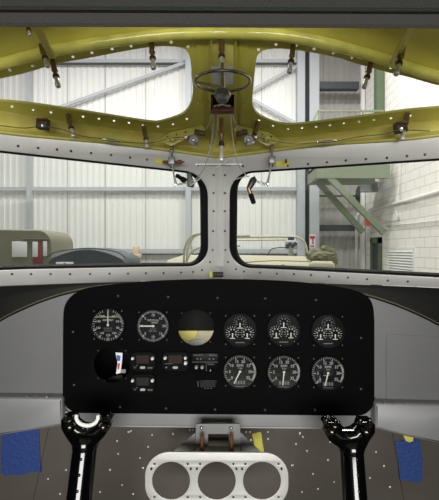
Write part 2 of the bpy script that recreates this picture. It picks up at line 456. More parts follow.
wbR = [(CU,158),(235,156),(320,146),(407,140),(484,130)]
op3 = opening('window_3', 'left overhead window opening in green primed sheet with bright rivet holes', RL, topL, botL, oL, hL, WL, wbL)
op4 = opening('window_4', 'right overhead window opening in green primed sheet with bright rivet holes', RR, topR, botR, oR, hR, WR, wbR)
# dark drilled holes in the web shown as small sockets
for pl, lst, opn in ((RL, [(32,121),(83,128),(100,131),(115,133.5),(130,131)], op3), (RR, [(326,137),(342,134),(375,131),(300,140)], op4)):
    for (u, v) in lst:
        p = P(u, v, pl.hit(u, v).y+0.008); screw('rivet', p, Vector((0,-1,0)), 'steel_dark', opn, 0.003, 0.0012)

# doubler pads on flanges (raised corner pads beside the centre channel)
def doubler(pts, plane, par):
    plate_obj('corner_doubler', plane, [smooth_loop(pts, 4)], 0.0025, 'chromate', par, off=0.0022, bevel=0.0008)
doubler([(196,47),(193.5,40),(182,36),(202,36.5),(204,60),(203,98),(198,98),(196.5,70)], RL, op3)
doubler([(247,48),(251,41),(260,37),(241,36.5),(239,60),(240,98),(246,98),(248,70)], RR, op4)
doubler([(197,103),(203,104),(204,118),(200,127),(182,130),(168,129.5),(178,127.5),(190,120)], RL, op3)
doubler([(249,106),(242,105),(240,118),(244,128),(258,133),(272,132),(262,126),(253,118)], RR, op4)

# arched ceiling skin running aft from the openings
def arch(x): return H+0.545-0.62*x*x
ceil = thing('ceiling', (0, 0.6, H+0.5), 'green primed roof skin arching above the overhead openings', None, None, 'structure')
front = [RL.hit(*p) for p in topL]+[RR.hit(*p) for p in topR[1:]]
back = [Vector((p.x*1.15, -0.7, arch(p.x*1.15))) for p in front]
mid = [Vector((p.x*1.04, p.y-0.09, max(p.z+0.018, arch(p.x)-0.05))) for p in front]
ruled_obj('roof_skin', front, mid, 0.0015, 'chromate', ceil, n=60, rows=5, sag=lambda a, b: Vector((0, 0, 0.012*math.sin(a*PI))))
ruled_obj('roof_skin', mid, back, 0.0015, 'chromate', ceil, n=60, rows=6)
# rolled lip where skin meets flange
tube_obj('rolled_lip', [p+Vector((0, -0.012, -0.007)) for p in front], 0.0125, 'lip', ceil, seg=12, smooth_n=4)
# diagonal stringers left and right
for s, a, b in ((-1, P(36, 20, 0.72), P(54, 57, 0.86)), (1, P(409, 28, 0.74), P(391, 63, 0.90))):
    bar_obj('stringer', a, b, 0.006, 0.007, 'chromate', ceil)
    bar_obj('stringer', a+Vector((0.009*s,0.004,0)), b+Vector((0.009*s,0.004,0)), 0.007, 0.002, 'chromate', ceil)

# centre channel between the openings
cc = thing('trim_3', P(CU, 100, 1.05), 'green centre channel between the two overhead openings', None, None, 'structure')
def cpl(u, v, lift=0.0):
    p = RL.hit(CU, v); return P(u, v, p.y-lift)
for a, b in ((209, 212), (233.5, 236.5)):
    A = [cpl(a, v, 0.004) for v in range(36, 150, 6)]; B = [cpl(b, v, 0.020) for v in range(36, 150, 6)]
    ruled_obj('channel_flange', A, B, 0.0018, 'chromate', cc, n=20)
ruled_obj('channel_web', [cpl(210, v, 0.006) for v in range(34, 152, 6)], [cpl(235.5, v, 0.006) for v in range(34, 152, 6)], 0.0016, 'chromate_dark', cc, n=20)
plate_obj('grey_plate', vertical(0.955), [rounded([(211,66,1),(234,66,1),(234,85,1),(211,85,1)])], 0.002, 'alu_dull', cc)
for u, v in ((208,102),(237.5,102),(211,112),(235,112)):
    screw('bolt', cpl(u, v, 0.022), Vector((0,-1,-0.3)), 'steel', cc, 0.0032, 0.0035)

# dark padded beam across the top of the view (aft of the openings)
bt = thing('trim_4', (0, 0.50, H+0.278), 'dark grey padded overhead beam across the top of the view', None, None, 'structure')
prof = [(0.53,0.302),(0.482,0.2700),(0.476,0.2648),(0.472,0.2630),(0.470,0.2660),(0.470,0.2780),(0.4725,0.2795),(0.53,0.3035)]
def extrude_profile(name, prof, x0, x1, m, par, tilt=0.0):
    bm = bmesh.new()
    A = [bm.verts.new((x0, y, H+z-tilt*x0)) for y, z in prof]; B = [bm.verts.new((x1, y, H+z-tilt*x1)) for y, z in prof]
    n = len(prof)
    for i in range(n): bm.faces.new((A[i], A[(i+1) % n], B[(i+1) % n], B[i]))
    bm.faces.new(A); bm.faces.new(B[::-1])
    o = link(name, bm_mesh(bm), m, par); rel(o, par); return o
extrude_profile('padded_edge', prof, -0.44, 0.44, 'vinyl', bt, 0.004)
extrude_profile('upper_face', [(0.473,0.2800),(0.4690,0.2808),(0.4675,0.2825),(0.4690,0.2845),(0.4720,0.2870),(0.474,0.34),(0.476,0.42),(0.53,0.42),(0.53,0.3040)], -0.44, 0.44, 'vinyl_dark', bt, 0.004)

# cabin sides outside the view
for s, nm in ((-1, 'wall_left'), (1, 'wall_right')):
    t = thing(nm, (s*0.72, 0.3, H-0.9), '%s cockpit side skin below the side window' % ('left' if s < 0 else 'right'), None, None, 'structure')
    A = [Vector((s*0.70, y, H-0.06)) for y in (1.12, 0.8, 0.4, 0, -0.7)]
    B = [Vector((s*0.74, y, H-0.95)) for y in (1.12, 0.8, 0.4, 0, -0.7)]
    ruled_obj('side_skin', A, B, 0.004, 'deck', t, n=10, rows=6, sag=lambda a, b: Vector((s*0.03*math.sin(a*PI), 0, 0)))
    for y in (0.75, 0.2, -0.35):
        bar_obj('side_frame', (s*0.71, y, H-0.06), (s*0.66, y, arch(0.66)), 0.03, 0.02, 'chromate', t)
    bar_obj('side_rail', (s*0.70, 1.14, H-0.055), (s*0.70, -0.7, H-0.055), 0.04, 0.025, 'frame', t)
for s in (-1, 1):
    tr = thing('trim_8' if s < 0 else 'trim_9', (s*0.66, 1.0, H-0.3), '%s return sheet joining the front wall to the side skin' % ('left' if s < 0 else 'right'), None, None, 'structure')
    ruled_obj('return_sheet', [Vector((s*0.60, 0.99, H-0.235)), Vector((s*0.60, 0.99, H-0.60))], [Vector((s*0.74, 1.06, H-0.10)), Vector((s*0.77, 1.06, H-0.60))], 0.003, 'gray_panel', tr, n=8, rows=3)
    ruled_obj('corner_sheet', [Vector((s*0.64, 1.12, H-0.10)), Vector((s*0.60, 0.99, H-0.235))], [Vector((s*0.72, 1.13, H-0.06)), Vector((s*0.74, 1.06, H-0.10))], 0.003, 'deck', tr, n=4, rows=2)
t = thing('floor', (0, 0.3, H-0.97), 'cockpit floor of dull metal', None, None, 'structure')
rel(box_obj('floor_sheet', (0, 0.2, H-0.965), (1.5, 1.8, 0.01), 'deck'), t).parent = t

# ---------------------------------------------------------------- front wall: grey sheet behind the black panel
Yg = 0.985
VG = vertical(Yg)
arcpx = [(-30,341),(0,320),(24,308),(45,299.5),(70,292),(100,286.5),(130,284),(170,282),(217,281),(262,281.5),(300,283.5),(330,287.5),(350,291.5),(375,297.5),(407,309),(440,325),(469,344)]
arcs = [(p.x, p.y) for p in catmull([Vector((*p, 0)) for p in arcpx], 3)]
wf = thing('wall_front', P(CU, 410, Yg), 'grey front panel sheet behind the black instrument panel', None, None, 'structure')
# opening lets one see through the two empty instrument holes
hole_a = circle(196, 328, 24, 28); hole_b = circle(112, 364, 23, 28)
plate_obj('panel_sheet', VG, [arcs+[(469,401),(375,401),(375,397),(62,396),(-30,395)], hole_a, hole_b], 0.002, 'gray_panel', wf)
tube_obj('olive_edge', [P(u, v-0.6, Yg-0.004) for u, v in arcpx], 0.0013, 'olive_edge', wf, smooth_n=3)
tube_obj('black_edge', [P(u, v+0.9, Yg-0.003) for u, v in arcpx], 0.0018, 'rubber', wf, smooth_n=3)
plate_obj('side_patch', VG, [rounded([(386,334,1),(462,338,1),(462,400,1),(386,400,1)])], 0.002, 'gray_panel', wf, off=0.002)
# dark deck between the arc and the windshield base
base = [WL.hit(*p) for p in ((-40,288),(24,285.5),(150,281.5))]+[P(CU,281.2,1.335)]+[WR.hit(*p) for p in ((300,282.5),(407,286.5),(480,290))]
ruled_obj('deck', [P(u, v-0.5, Yg+0.001) for u, v in arcs], base, 0.002, 'deck', wf, n=60, rows=4)
# lower strip and side boxes
st = thing('trim_5', P(CU, 420, 0.98), 'light grey strip running under the black instrument panel', None, None, 'structure')
plate_obj('strip', vertical(0.98), [rounded([(62,396),(374.5,396),(374.5,428,1),(217,426.5),(62,425,1)])], 0.003, 'strip', st, bevel=0.0008)
tube_obj('strip_roll', [P(62,425.3,0.981), P(217,427,0.981), P(374.5,428.3,0.981)], 0.003, 'strip', st, smooth_n=3)
screw('screw', P(66,412,0.974), (0,-1,0), 'steel', st, 0.003, 0.002)
for nm, lab, lp, sx in (('trim_6', 'grey box section below the left side panel', [(-30,397,1),(62.5,398,1.5),(62.5,426,2),(24,432,1),(-30,441,1)], -1),
                    ('trim_7', 'grey box section below the right side panel', [(375,403,1.5),(470,405,1),(470,450,1),(407,437,1),(375,429,2)], 1)):
    t = thing(nm, P(lp[1][0], 415, 0.96), lab, None, None, 'structure')
    plate_obj('box_face', vertical(0.955), [rounded(lp)], 0.05, 'strip', t, bevel=0.006)
    a, b = (P(lp[0][0], 396.5, 0.97), P(62, 397, 0.97)) if sx < 0 else (P(375, 402, 0.97), P(470, 403.5, 0.97))
    tube_obj('dark_joint', [a, b], 0.0022, 'rubber', t, smooth_n=0)
    for k in range(3):
        u = (27+k*10) if sx < 0 else (384+k*11); screw('screw', P(u, 397 if sx < 0 else 403, 0.952), (0,-1,0.2), 'steel', t, 0.002, 0.002)

# lower firewall
lw = thing('wall_lower', (0, 1.07, H-0.95), 'dull riveted metal wall below the instrument panel', None, None, 'structure')
bm = bmesh.new(); add_box(bm, (0, 1.075, H-0.68), (1.5, 0.01, 0.58))
rel(link('wall_sheet', bm_mesh(bm), 'firewall', lw), lw)
plate_obj('lap_sheet', vertical(1.066), [[(-40,420),(50,420),(46,440),(33,500),(28,560),(-40,560)]], 0.002, 'firewall', lw)
plate_obj('lap_sheet', vertical(1.066), [[(392,430),(400,430),(480,430),(480,560),(412,560),(404,500)]], 0.002, 'firewall', lw)
rv = [(48,479),(60,494),(66,470),(128,432),(131,431),(118,454),(143,468),(129,432),(110,470),(122,485),(133,494),(152,435),(148,447),(190,441),(193,441),(190,430),(193,430),
      (117,441),(173,434),(140,458),(160,458),(168,459),(100,492),
      (250,432),(251,440),(268,432),(300,434),(303,437),(288,428),(293,465),(313,474),(334,482),(328,460),(307,451),(292,465.5),(370,478),(390,487),(330,442),(296,444),(300,433),(268,439),(244,440),(246,432),(318,489),(302,492),(376,452),(384,466)]
for u, v in rv: screw('rivet', P(u, v, 1.0695), (0,-1,0), 'rivet', lw, 0.0024+0.0008*random.random(), 0.0016)

# tape
def tape(name, label, loop, Y, m, grp=None):
    o = plate_obj(name, vertical(Y), [loop], 0.0012, m)
    return tag(o, label, 'tape', grp)
tape('masking_tape', 'blue masking tape hanging below the left grey box section', smooth_loop([(2,427),(2,436),(1,473),(12,474.5),(24,475),(29,472.5),(34,471.8),(38,472.8),(40.5,472),(40,455),(38.5,426),(38,425),(20,425.5)], 2), 1.0634, 'blue_tape')
tape('masking_tape', 'blue masking tape below the right grey box section', smooth_loop([(395,443),(400,441.5),(420,441),(422,480),(412,481.5),(404,479.5),(400,480),(398.5,460)], 2), 1.0634, 'blue_tape')
tape('tape_strip', 'small yellow tape scrap above the right blue tape', smooth_loop([(402,431),(404,430),(412,431),(413,441),(406,441)], 2), 1.0620, 'yellow_tape')
tape('tape_strip', 'yellow tape strip stuck beside the pedestal bracket', smooth_loop([(252,434),(254,433.5),(260,432),(261.5,434),(262.5,443),(264,451),(263,452.5),(257,452.5),(255,451),(254,442)], 2), 1.0685, 'yellow_tape')

# ---------------------------------------------------------------- black instrument panel
Yp = 0.967
VP = vertical(Yp)
pn = thing('instrument_panel', P(217, 416, Yp), 'wide matte black instrument panel with rounded corners', 'panel')
top = [(p.x, p.y) for p in catmull([Vector((*p, 0)) for p in ((63,322),(64,308),(69,298.5),(78,291.5),(92,287),(130,282.5),(170,280),(217,279),(262,279.8),(300,282),(335,286),(357,291),(368,297),(373,306),(374.5,320))], 4)]
ploop = top+rounded([(374.5,330),(374.5,416,17),(62.5,413,17),(63,330)])[1:-1]
HA = circle(196, 327.5, 18.3, 40); HB = circle(112, 364.5, 18.5, 40)
plate_obj('panel_board', VP, [ploop, HA, HB], 0.0035, 'panel', pn, bevel=0.0006)
for u, v in ((73,332),(74,385),(120,407),(168,297),(217.5,298),(265,298.5),(316,300),(361,338),(361,389),(315,410),(265,410),(215,409.5),(166,408.5),(118,296)):
    screw('screw', P(u, v, Yp), (0,-1,0), 'black_screw', pn, 0.0042, 0.0028)
for cu_, cv_, r in ((196,327.5,14.5),(112,364.5,14)):
    for a in (45, 135, 225, 315):
        screw('screw', P(cu_+r*1.42*math.cos(math.radians(a))*0.98, cv_-r*1.42*math.sin(math.radians(a))*0.98, Yp), (0,-1,0), 'steel_dark', pn, 0.0026, 0.002)
# reinforcing ring of the left empty hole, turned edge
for (cu_, cv_, r) in ((196,327.5,18.3),(112,364.5,18.5)):
    pts = [P(cu_+r*math.cos(k*2*PI/40), cv_+r*math.sin(k*2*PI/40), Yp) for k in range(40)]
    tube_obj('hole_rim', pts, 0.001, 'bezel', pn, closed=True, smooth_n=0)

# what stands in the nose behind the two empty holes
t = thing('padded_tray', P(198, 345, 1.2), 'cream tray seen through the round hole in the panel', 'tray')
rel(box_obj('tray_floor', P(205, 342, 1.15), (0.15, 0.006, 0.09), 'cream'), t).parent = t
b_ = rel(box_obj('back_board', P(200, 309.7, 1.10), (0.15, 0.006, 0.115), 'deck'), t); b_.parent = t
tag(lathe_obj('foam_disc', P(187.5, 331.5, 1.115), P(187.5, 331.5, 1.13), [(0,0.024),(0.2,0.026),(0.8,0.026),(1,0.024)], 'yellow_pale', seg=32), 'round yellow foam disc seen through the panel hole', 'foam')
tag(plate_obj('white_scrap', vertical(1.11), [smooth_loop([(190,343),(196,340),(204,341),(203,345),(192,348)], 3)], 0.004, 'paper'), 'small white scrap at the bottom of the round panel hole', 'scrap')
t = thing('sticker_card', P(122, 372, 1.02), 'white card with blue and red patches seen in the dark panel hole', 'card')
plate_obj('card', vertical(1.02), [[(115.5,352.5),(122.5,353),(122,360),(120.5,373),(116,374),(117.5,363)]], 0.002, 'paper', t)
plate_obj('blue_patch', vertical(1.0185), [[(116.5,355),(120.5,356),(120,361),(117,361)]], 0.0006, 'bluepaint', t)
plate_obj('red_patch', vertical(1.0185), [[(117.5,364),(120,363),(119,369),(117.5,370)]], 0.0006, 'redpaint', t)
tag(box_obj('grey_clip', P(123.5, 371, 1.02), (0.012, 0.004, 0.009), 'alu_dull'), 'grey metal clip beside the coloured card in the dark hole', 'clip')
tag(plate_obj('dull_shroud', vertical(1.03), [smooth_loop([(103,385),(106,380),(114,376.5),(122,375.5),(120,382),(112,387)], 3)], 0.003, 'steel_dark'), 'dull grey curved shroud low in the dark panel hole', 'shroud')
t = thing('nose_bulkhead', (0, 1.2, H-0.35), 'dark nose compartment bulkhead behind the panel', None, None, 'structure'); t.name = 'wall_nose'
rel(box_obj('bulkhead_sheet', (0, 1.2, H-0.25), (1.0, 0.005, 0.28), 'rubber'), t).parent = t

# ---------------------------------------------------------------- gauges
S = Yp/F      # metres per pixel at the panel
def ring_mesh(r0, r1, depth, y=0.0, seg=48):
    bm = bmesh.new(); rings = []
    for (r, yy) in ((r1, y), (r1, y-depth*0.6), (r1*0.985, y-depth), ((r0+r1)/2, y-depth*1.05), (r0, y-depth*0.8), (r0*0.985, y)):
        rings.append([bm.verts.new((r*math.cos(k*2*PI/seg), yy, r*math.sin(k*2*PI/seg))) for k in range(seg)])
    for q in range(len(rings)-1):
        for k in range(seg):
            j = (k+1) % seg; bm.faces.new((rings[q][k], rings[q][j], rings[q+1][j], rings[q+1][k]))
    return auto_smooth(bm_mesh(bm), 50)
def disc_mesh(r, y, th=0.001, seg=48):
    bm = bmesh.new(); add_lathe(bm, (0, y, 0), (0, y+th, 0), [(0, r), (1, r)], seg); return bm_mesh(bm)
def add_flat(bm, x0, z0, x1, z1, w0, w1, y):
    a = Vector((x0, y, z0)); b = Vector((x1, y, z1)); d = (b-a).normalized(); n = Vector((d.z, 0, -d.x))
    pts = [a+n*w0/2, b+n*w1/2, b-n*w1/2, a-n*w0/2]
    F_ = [bm.verts.new(p) for p in pts]; B_ = [bm.verts.new(p+Vector((0, 0.0006, 0))) for p in pts]
    bm.faces.new(F_); bm.faces.new(B_[::-1])
    for i in range(4): j = (i+1) % 4; bm.faces.new((F_[j], F_[i], B_[i], B_[j]))
def ang(a): a = math.radians(90-a); return math.cos(a), math.sin(a)     # clock angle
def ticks(bm, a0, a1, n, r0, r1, w, y=0.0, cx=0, cz=0):
    for k in range(n+1):
        c, s = ang(a0+(a1-a0)*k/n); add_flat(bm, cx+c*r0, cz+s*r0, cx+c*r1, cz+s*r1, w, w, y)
def gauge(name, label, u, v, rpx, face='dial', group=None, sc=14.0, cat='gauge', bez=1.07):
    r = rpx*S
    t = thing(name, P(u, v, Yp-0.0036), label, cat, group)
    link('bezel', ring_mesh(r, r*bez, 0.0025, 0.001), 'bezel', t)
    link('dial', disc_mesh(r, 0.0, 0.0006), face, t)
    link('glass', disc_mesh(r*0.995, -0.0022, 0.0003), 'gauge_glass', t)
    for sx in (-1, 1):
        for sz in (-1, 1):
            o = screw('screw', Vector(t.location)+Vector((sx*sc*S, 0, sz*sc*S)), (0,-1,0), 'steel_dark', t, 0.0028, 0.002, True)
    return t, r
def marks(t, bm, m='white', name='markings'):
    return link(name, bm_mesh(bm), m, t)
MY = -0.0006
# airspeed
t, r = gauge('airspeed_indicator', 'airspeed gauge with its needle straight up, leftmost in the top row', 108, 325, 16.2, sc=13.8)
bm = bmesh.new()
ticks(bm, 22, 338, 35, r*0.83, r*0.96, 0.0011, MY); ticks(bm, 40, 320, 8, r*0.76, r*0.96, 0.0018, MY); add_flat(bm, 0, r*.78, 0, r*.96, .0018, .0018, MY)
for k, s in enumerate(('40','60','80','100','120','140','160','180','200')):
    c, q = ang(32+k*37); add_text(bm, s, c*r*0.63, q*r*0.63, 0.0075, MY)
add_text(bm, 'AIRSPEED', 0, r*0.30, 0.0062, MY)
marks(t, bm)
bm = bmesh.new()
for k in range(9):
    c, s = ang(40+k*5); c2, s2 = ang(45+k*5); add_flat(bm, c*r*0.88, s*r*0.88, c2*r*0.88, s2*r*0.88, 0.004, 0.004, MY-0.0001)
marks(t, bm, 'white_dim', 'speed_arc')
bm = bmesh.new(); add_text(bm, 'KNOTS', 0, -r*0.22, 0.006, MY); add_flat(bm, -r*.25, -r*.36, r*.25, -r*.36, .001, .001, MY)
marks(t, bm, 'white_dim', 'lettering')
bm = bmesh.new(); add_flat(bm, -r*0.8, r*0.5, r*0.75, r*0.5, 0.003, 0.003, MY+0.0001); marks(t, bm, 'yellow_mark', 'ochre_band')
bm = bmesh.new(); add_flat(bm, 0, -r*0.05, 0, r*0.85, 0.0022, 0.0014, -0.0013); add_lathe(bm, (0,-.0016,0), (0,-.0004,0), [(0,.0028),(1,.0028)], 12); link('needle', bm_mesh(bm), 'needle', t)
# vertical speed
t, r = gauge('vertical_speed_indicator', 'vertical speed gauge with its needle pointing left, second in the top row', 153, 326, 15.8, sc=13.8)
bm = bmesh.new()
ticks(bm, 0, 354, 59, r*0.84, r*0.97, 0.0010, MY); ticks(bm, 0, 315, 7, r*0.78, r*0.97, 0.0016, MY)
for k, s in enumerate(('10','15','20','15','10','5','0','5')):
    c, q = ang(k*45); add_text(bm, s, c*r*0.68, q*r*0.68, 0.0085, MY)
add_text(bm, 'VERTICAL', 0, r*0.36, 0.0065, MY); add_text(bm, 'SPEED', r*0.1, r*0.21, 0.0060, MY)
marks(t, bm)
bm = bmesh.new(); add_text(bm, '100 FT', 0, -r*0.2, 0.006, MY); add_text(bm, 'PER MIN', 0, -r*0.33, 0.0055, MY); marks(t, bm, 'white_dim', 'lettering')
bm = bmesh.new(); add_flat(bm, r*0.1, 0, -r*0.86, 0, 0.0034, 0.0028, -0.0013); add_lathe(bm, (0,-.0016,0), (0,-.0004,0), [(0,.003),(1,.003)], 12); link('needle', bm_mesh(bm), 'needle', t)
# triple gauges
for (u, v, lab) in ((240, 330, 'three-dial gauge directly above the leftmost tachometer'), (283.7, 329.5, 'middle of the three three-dial engine gauges in the top row'), (328, 331, 'three-dial gauge nearest the right edge of the black panel')):
    t, r = gauge('triple_gauge', lab, u, v, 16.2, 'dial_black', 'triple engine gauges', sc=14.2)
    for i, (cx, cz) in enumerate(((0.0, 0.46), (-0.46, -0.17), (0.44, -0.17))):
        cx *= r; cz *= r; rr = r*0.43
        sd = link('subdial', disc_mesh(rr*0.98, 0, 0.0006, 28), 'panel', t); sd.location = (cx, -0.0006, cz)
        bm = bmesh.new(); ticks(bm, -130, 130, 12, rr*0.74, rr*0.97, 0.0013, -0.0006)
        for a in (-118, -72, -24, 24, 72, 118):
            c, s = ang(a); add_box(bm, (c*rr*0.52, -0.0006, s*rr*0.52), (0.0032, 0.0006, 0.0036))
        link('subdial_markings', bm_mesh(bm), 'white_dim' if i == 0 else 'white', sd)
        bm = bmesh.new(); add_flat(bm, 0, -rr*0.05, 0, -rr*0.68, 0.0030, 0.0026, -0.0010); add_flat(bm, -rr*.36, -rr*.78, rr*.36, -rr*.78, 0.0018, 0.0018, -0.0008)
        link('needle', bm_mesh(bm), 'needle', sd)
    bm = bmesh.new(); add_flat(bm, -r*0.28, -r*0.77, r*0.28, -r*0.77, 0.0022, 0.0022, MY); marks(t, bm, 'white_dim')
# tachometers
for (u, v, na, lab) in ((240, 371.5, 207, 'tachometer directly below the leftmost three-dial gauge'), (284, 372, 186, 'middle of the three tachometers in the lower row'), (328, 373, 194, 'tachometer nearest the right edge of the black panel')):
    t, r = gauge('tachometer', lab, u, v, 16.4, 'dial', 'tachometers', sc=14.2)
    bm = bmesh.new()
    ticks(bm, -128, 128, 35, r*0.86, r*0.97, 0.0009, MY); ticks(bm, -128, 128, 7, r*0.74, r*0.97, 0.0017, MY)
    ticks(bm, 55, 128, 22, r*0.85, r*0.97, 0.0016, MY)
    for k, s in enumerate(('0','5','10','15','20','25','30','35')):
        c, q = ang(-128+k*256/7); add_text(bm, s, c*r*0.62, q*r*0.62, 0.0095, MY)
    add_text(bm, 'RPM', 0, r*0.36, 0.0085, MY); add_text(bm, 'X100', 0, r*0.2, 0.0045, MY)
    marks(t, bm)
    bm = bmesh.new(); add_box(bm, (0, -0.0004, -r*0.66), (r*0.72, 0.001, r*0.30)); o = link('counter_window', bm_mesh(bm), 'lcd', t)
    bm = bmesh.new()
    for k in range(4): add_box(bm, ((k-1.5)*r*0.16, -0.0010, -r*0.66), (r*0.10, 0.0005, r*0.2))
    add_flat(bm, -r*.3, -r*.9, r*.3, -r*.9, .0012, .0012, MY); link('counter_digits', bm_mesh(bm), 'white_dim', t)
    c, s = ang(na); bm = bmesh.new(); add_flat(bm, -c*r*0.05, -s*r*0.05, c*r*0.8, s*r*0.8, 0.0032, 0.0022, -0.0016)
    add_lathe(bm, (0,-.0019,0), (0,-.0006,0), [(0,.003),(1,.003)], 12); link('needle', bm_mesh(bm), 'needle', t)

# radios (small octagonal heads)
def radio(name, label, u, v, w, knobs, lcdm, grp=None, big=False):
    t = thing(name, P(u, v, Yp-0.0036), label, 'radio', grp)
    h = 19*S; w = w*S; c = 0.009
    L = [[Vector(p) for p in ((-w/2+c,-h/2),(w/2-c,-h/2),(w/2,-h/2+c),(w/2,h/2-c*.8),(w/2-c,h/2),(-w/2+c,h/2),(-w/2,h/2-c*.8),(-w/2,-h/2+c))]]
    mt = TO_XZ.copy(); me = plate_mesh(L, 0.006, mt, 0.0012); o = link('radio_body', me, 'bezel', t)
    bm = bmesh.new(); add_box(bm, (0, -0.0033, h*0.13), (w*0.5, 0.001, h*0.42)); link('display', bm_mesh(bm), lcdm, t)
    for (x, z, rr) in knobs:
        bm = bmesh.new(); add_lathe(bm, (x*S, -0.003, z*S), (x*S, -0.011, z*S), [(0,rr),(0.25,rr),(0.3,rr*0.82),(0.9,rr*0.8),(1,rr*0.6)], 14)
        link('knob', auto_smooth(bm_mesh(bm)), 'h_pipe', t)
    L = [[Vector((q.x, q.y)) for q in rounded([(-.0062,-.0028,.0026),(.0062,-.0028,.0026),(.0062,.0028,.0026),(-.0062,.0028,.0026)])]]
    o = link('button', plate_mesh(L, 0.003, Matrix.Translation((0.0, -0.0035, -h*0.29)) @ TO_XZ), 'white', t)
    bm = bmesh.new()
    if not big:
        pts = [Vector((-w*0.36, -0.0032, -h*0.22)), Vector((-w*0.31, -0.0032, -h*0.33)), Vector((-w*0.24, -0.0032, -h*0.20)), Vector((-w*0.19, -0.0032, -h*0.16))]
        add_tube(bm, pts, 0.0007, 6, False, 4)
        for k in range(3): add_box(bm, (w*0.22+k*0.0042, -0.0033, -h*0.31), (0.0026, 0.0006, 0.004))
    else:
        add_lathe(bm, (-w*0.33, -0.003, -h*0.28), (-w*0.33, -0.005, -h*0.28), [(0,.0022),(1,.0022)], 10)
        add_flat(bm, -w*0.38, -h*0.1, -w*0.1, -h*0.1, 0.001, 0.001, -0.0033)
    link('legend', bm_mesh(bm), 'white_dim', t)
    add = -h*0.42
    return t
kn = [(-9.8, 3.6, 0.0035), (9.8, 3.6, 0.0038)]
radio('panel_radio', 'small black radio head directly below the vertical speed gauge', 143, 361.5, 25, kn, 'lcd_red', 'twin radio heads')
radio('panel_radio', 'small black radio head below its twin, above the panel bottom', 143, 383.5, 25, kn, 'lcd', 'twin radio heads')
radio('transponder', 'small black transponder head with three pale knobs below the cream round hole', 175.5, 361.5, 27, [(-10,4,0.0037),(10,4,0.0036),(10.2,-1,0.0042)], 'lcd_red', None, True)
# audio / switch panel
t = thing('audio_panel', P(205, 362.5, Yp-0.0036), 'small rectangular audio selector with two rows of buttons', 'selector')
bm = bmesh.new(); add_box(bm, (0, 0, 0), (27*S, 0.006, 19*S), None, 0.001); link('face', auto_smooth(bm_mesh(bm)), 'bezel', t)
bm = bmesh.new(); add_box(bm, (0, -0.0032, 0.002), (26*S, 0.0005, 0.0009)); add_box(bm, (0.003, -0.0032, -0.01), (0.0009, 0.0005, 0.02))
add_text(bm, 'TRANSMIT', -7*S, 7.5*S, 0.0048, -0.0033); add_text(bm, 'SPEAKER', 8*S, 7.5*S, 0.0048, -0.0033); add_text(bm, 'PHONE', 6*S, -1.5*S, 0.0045, -0.0033)
link('legend', bm_mesh(bm), 'white_dim', t)
for x, z in ((-7.5,4.2),(-4,4.2),(4.5,4.2),(8.5,4.2)):
    bm = bmesh.new(); add_box(bm, (x*S, -0.004, z*S), (0.0062, 0.003, 0.006), None, 0.0006); link('push_button', bm_mesh(bm), 'lcd', t)
    bm = bmesh.new(); add_box(bm, (x*S, -0.0058, z*S), (0.003, 0.0004, 0.003)); link('button_mark', bm_mesh(bm), 'white_dim', t)
for x, z, rr in ((-8.5,-4.2,0.0042),(-2.8,-4.2,0.0042),(5.5,-7.0,0.0022)):
    bm = bmesh.new(); add_lathe(bm, (x*S,-0.003,z*S), (x*S,-0.010,z*S), [(0,rr),(0.3,rr),(0.35,rr*.8),(1,rr*.7)], 12); link('knob', auto_smooth(bm_mesh(bm)), 'alu_dull', t)
t = thing('dark_display', P(207, 384, Yp-0.0036), 'small dark digital readout below the audio selector', 'display')
bm = bmesh.new(); add_box(bm, (0, 0, 0), (21*S, 0.005, 9*S), None, 0.001); link('face', auto_smooth(bm_mesh(bm)), 'bezel', t)
bm = bmesh.new(); add_box(bm, (0.002, -0.0028, 0), (15*S, 0.0006, 6*S)); link('screen', bm_mesh(bm), 'lcd', t)
bm = bmesh.new(); add_box(bm, (-8.8*S, -0.0028, 0), (0.0012, 0.0008, 0.012)); add_box(bm, (-9.8*S, -0.0028, 0.006), (0.002, 0.0008, 0.001))
for k in range(3): add_box(bm, ((-2+k*3)*S, -0.0028, -3.9*S), (0.003, 0.0006, 0.0014))
link('marking', bm_mesh(bm), 'white_dim', t)

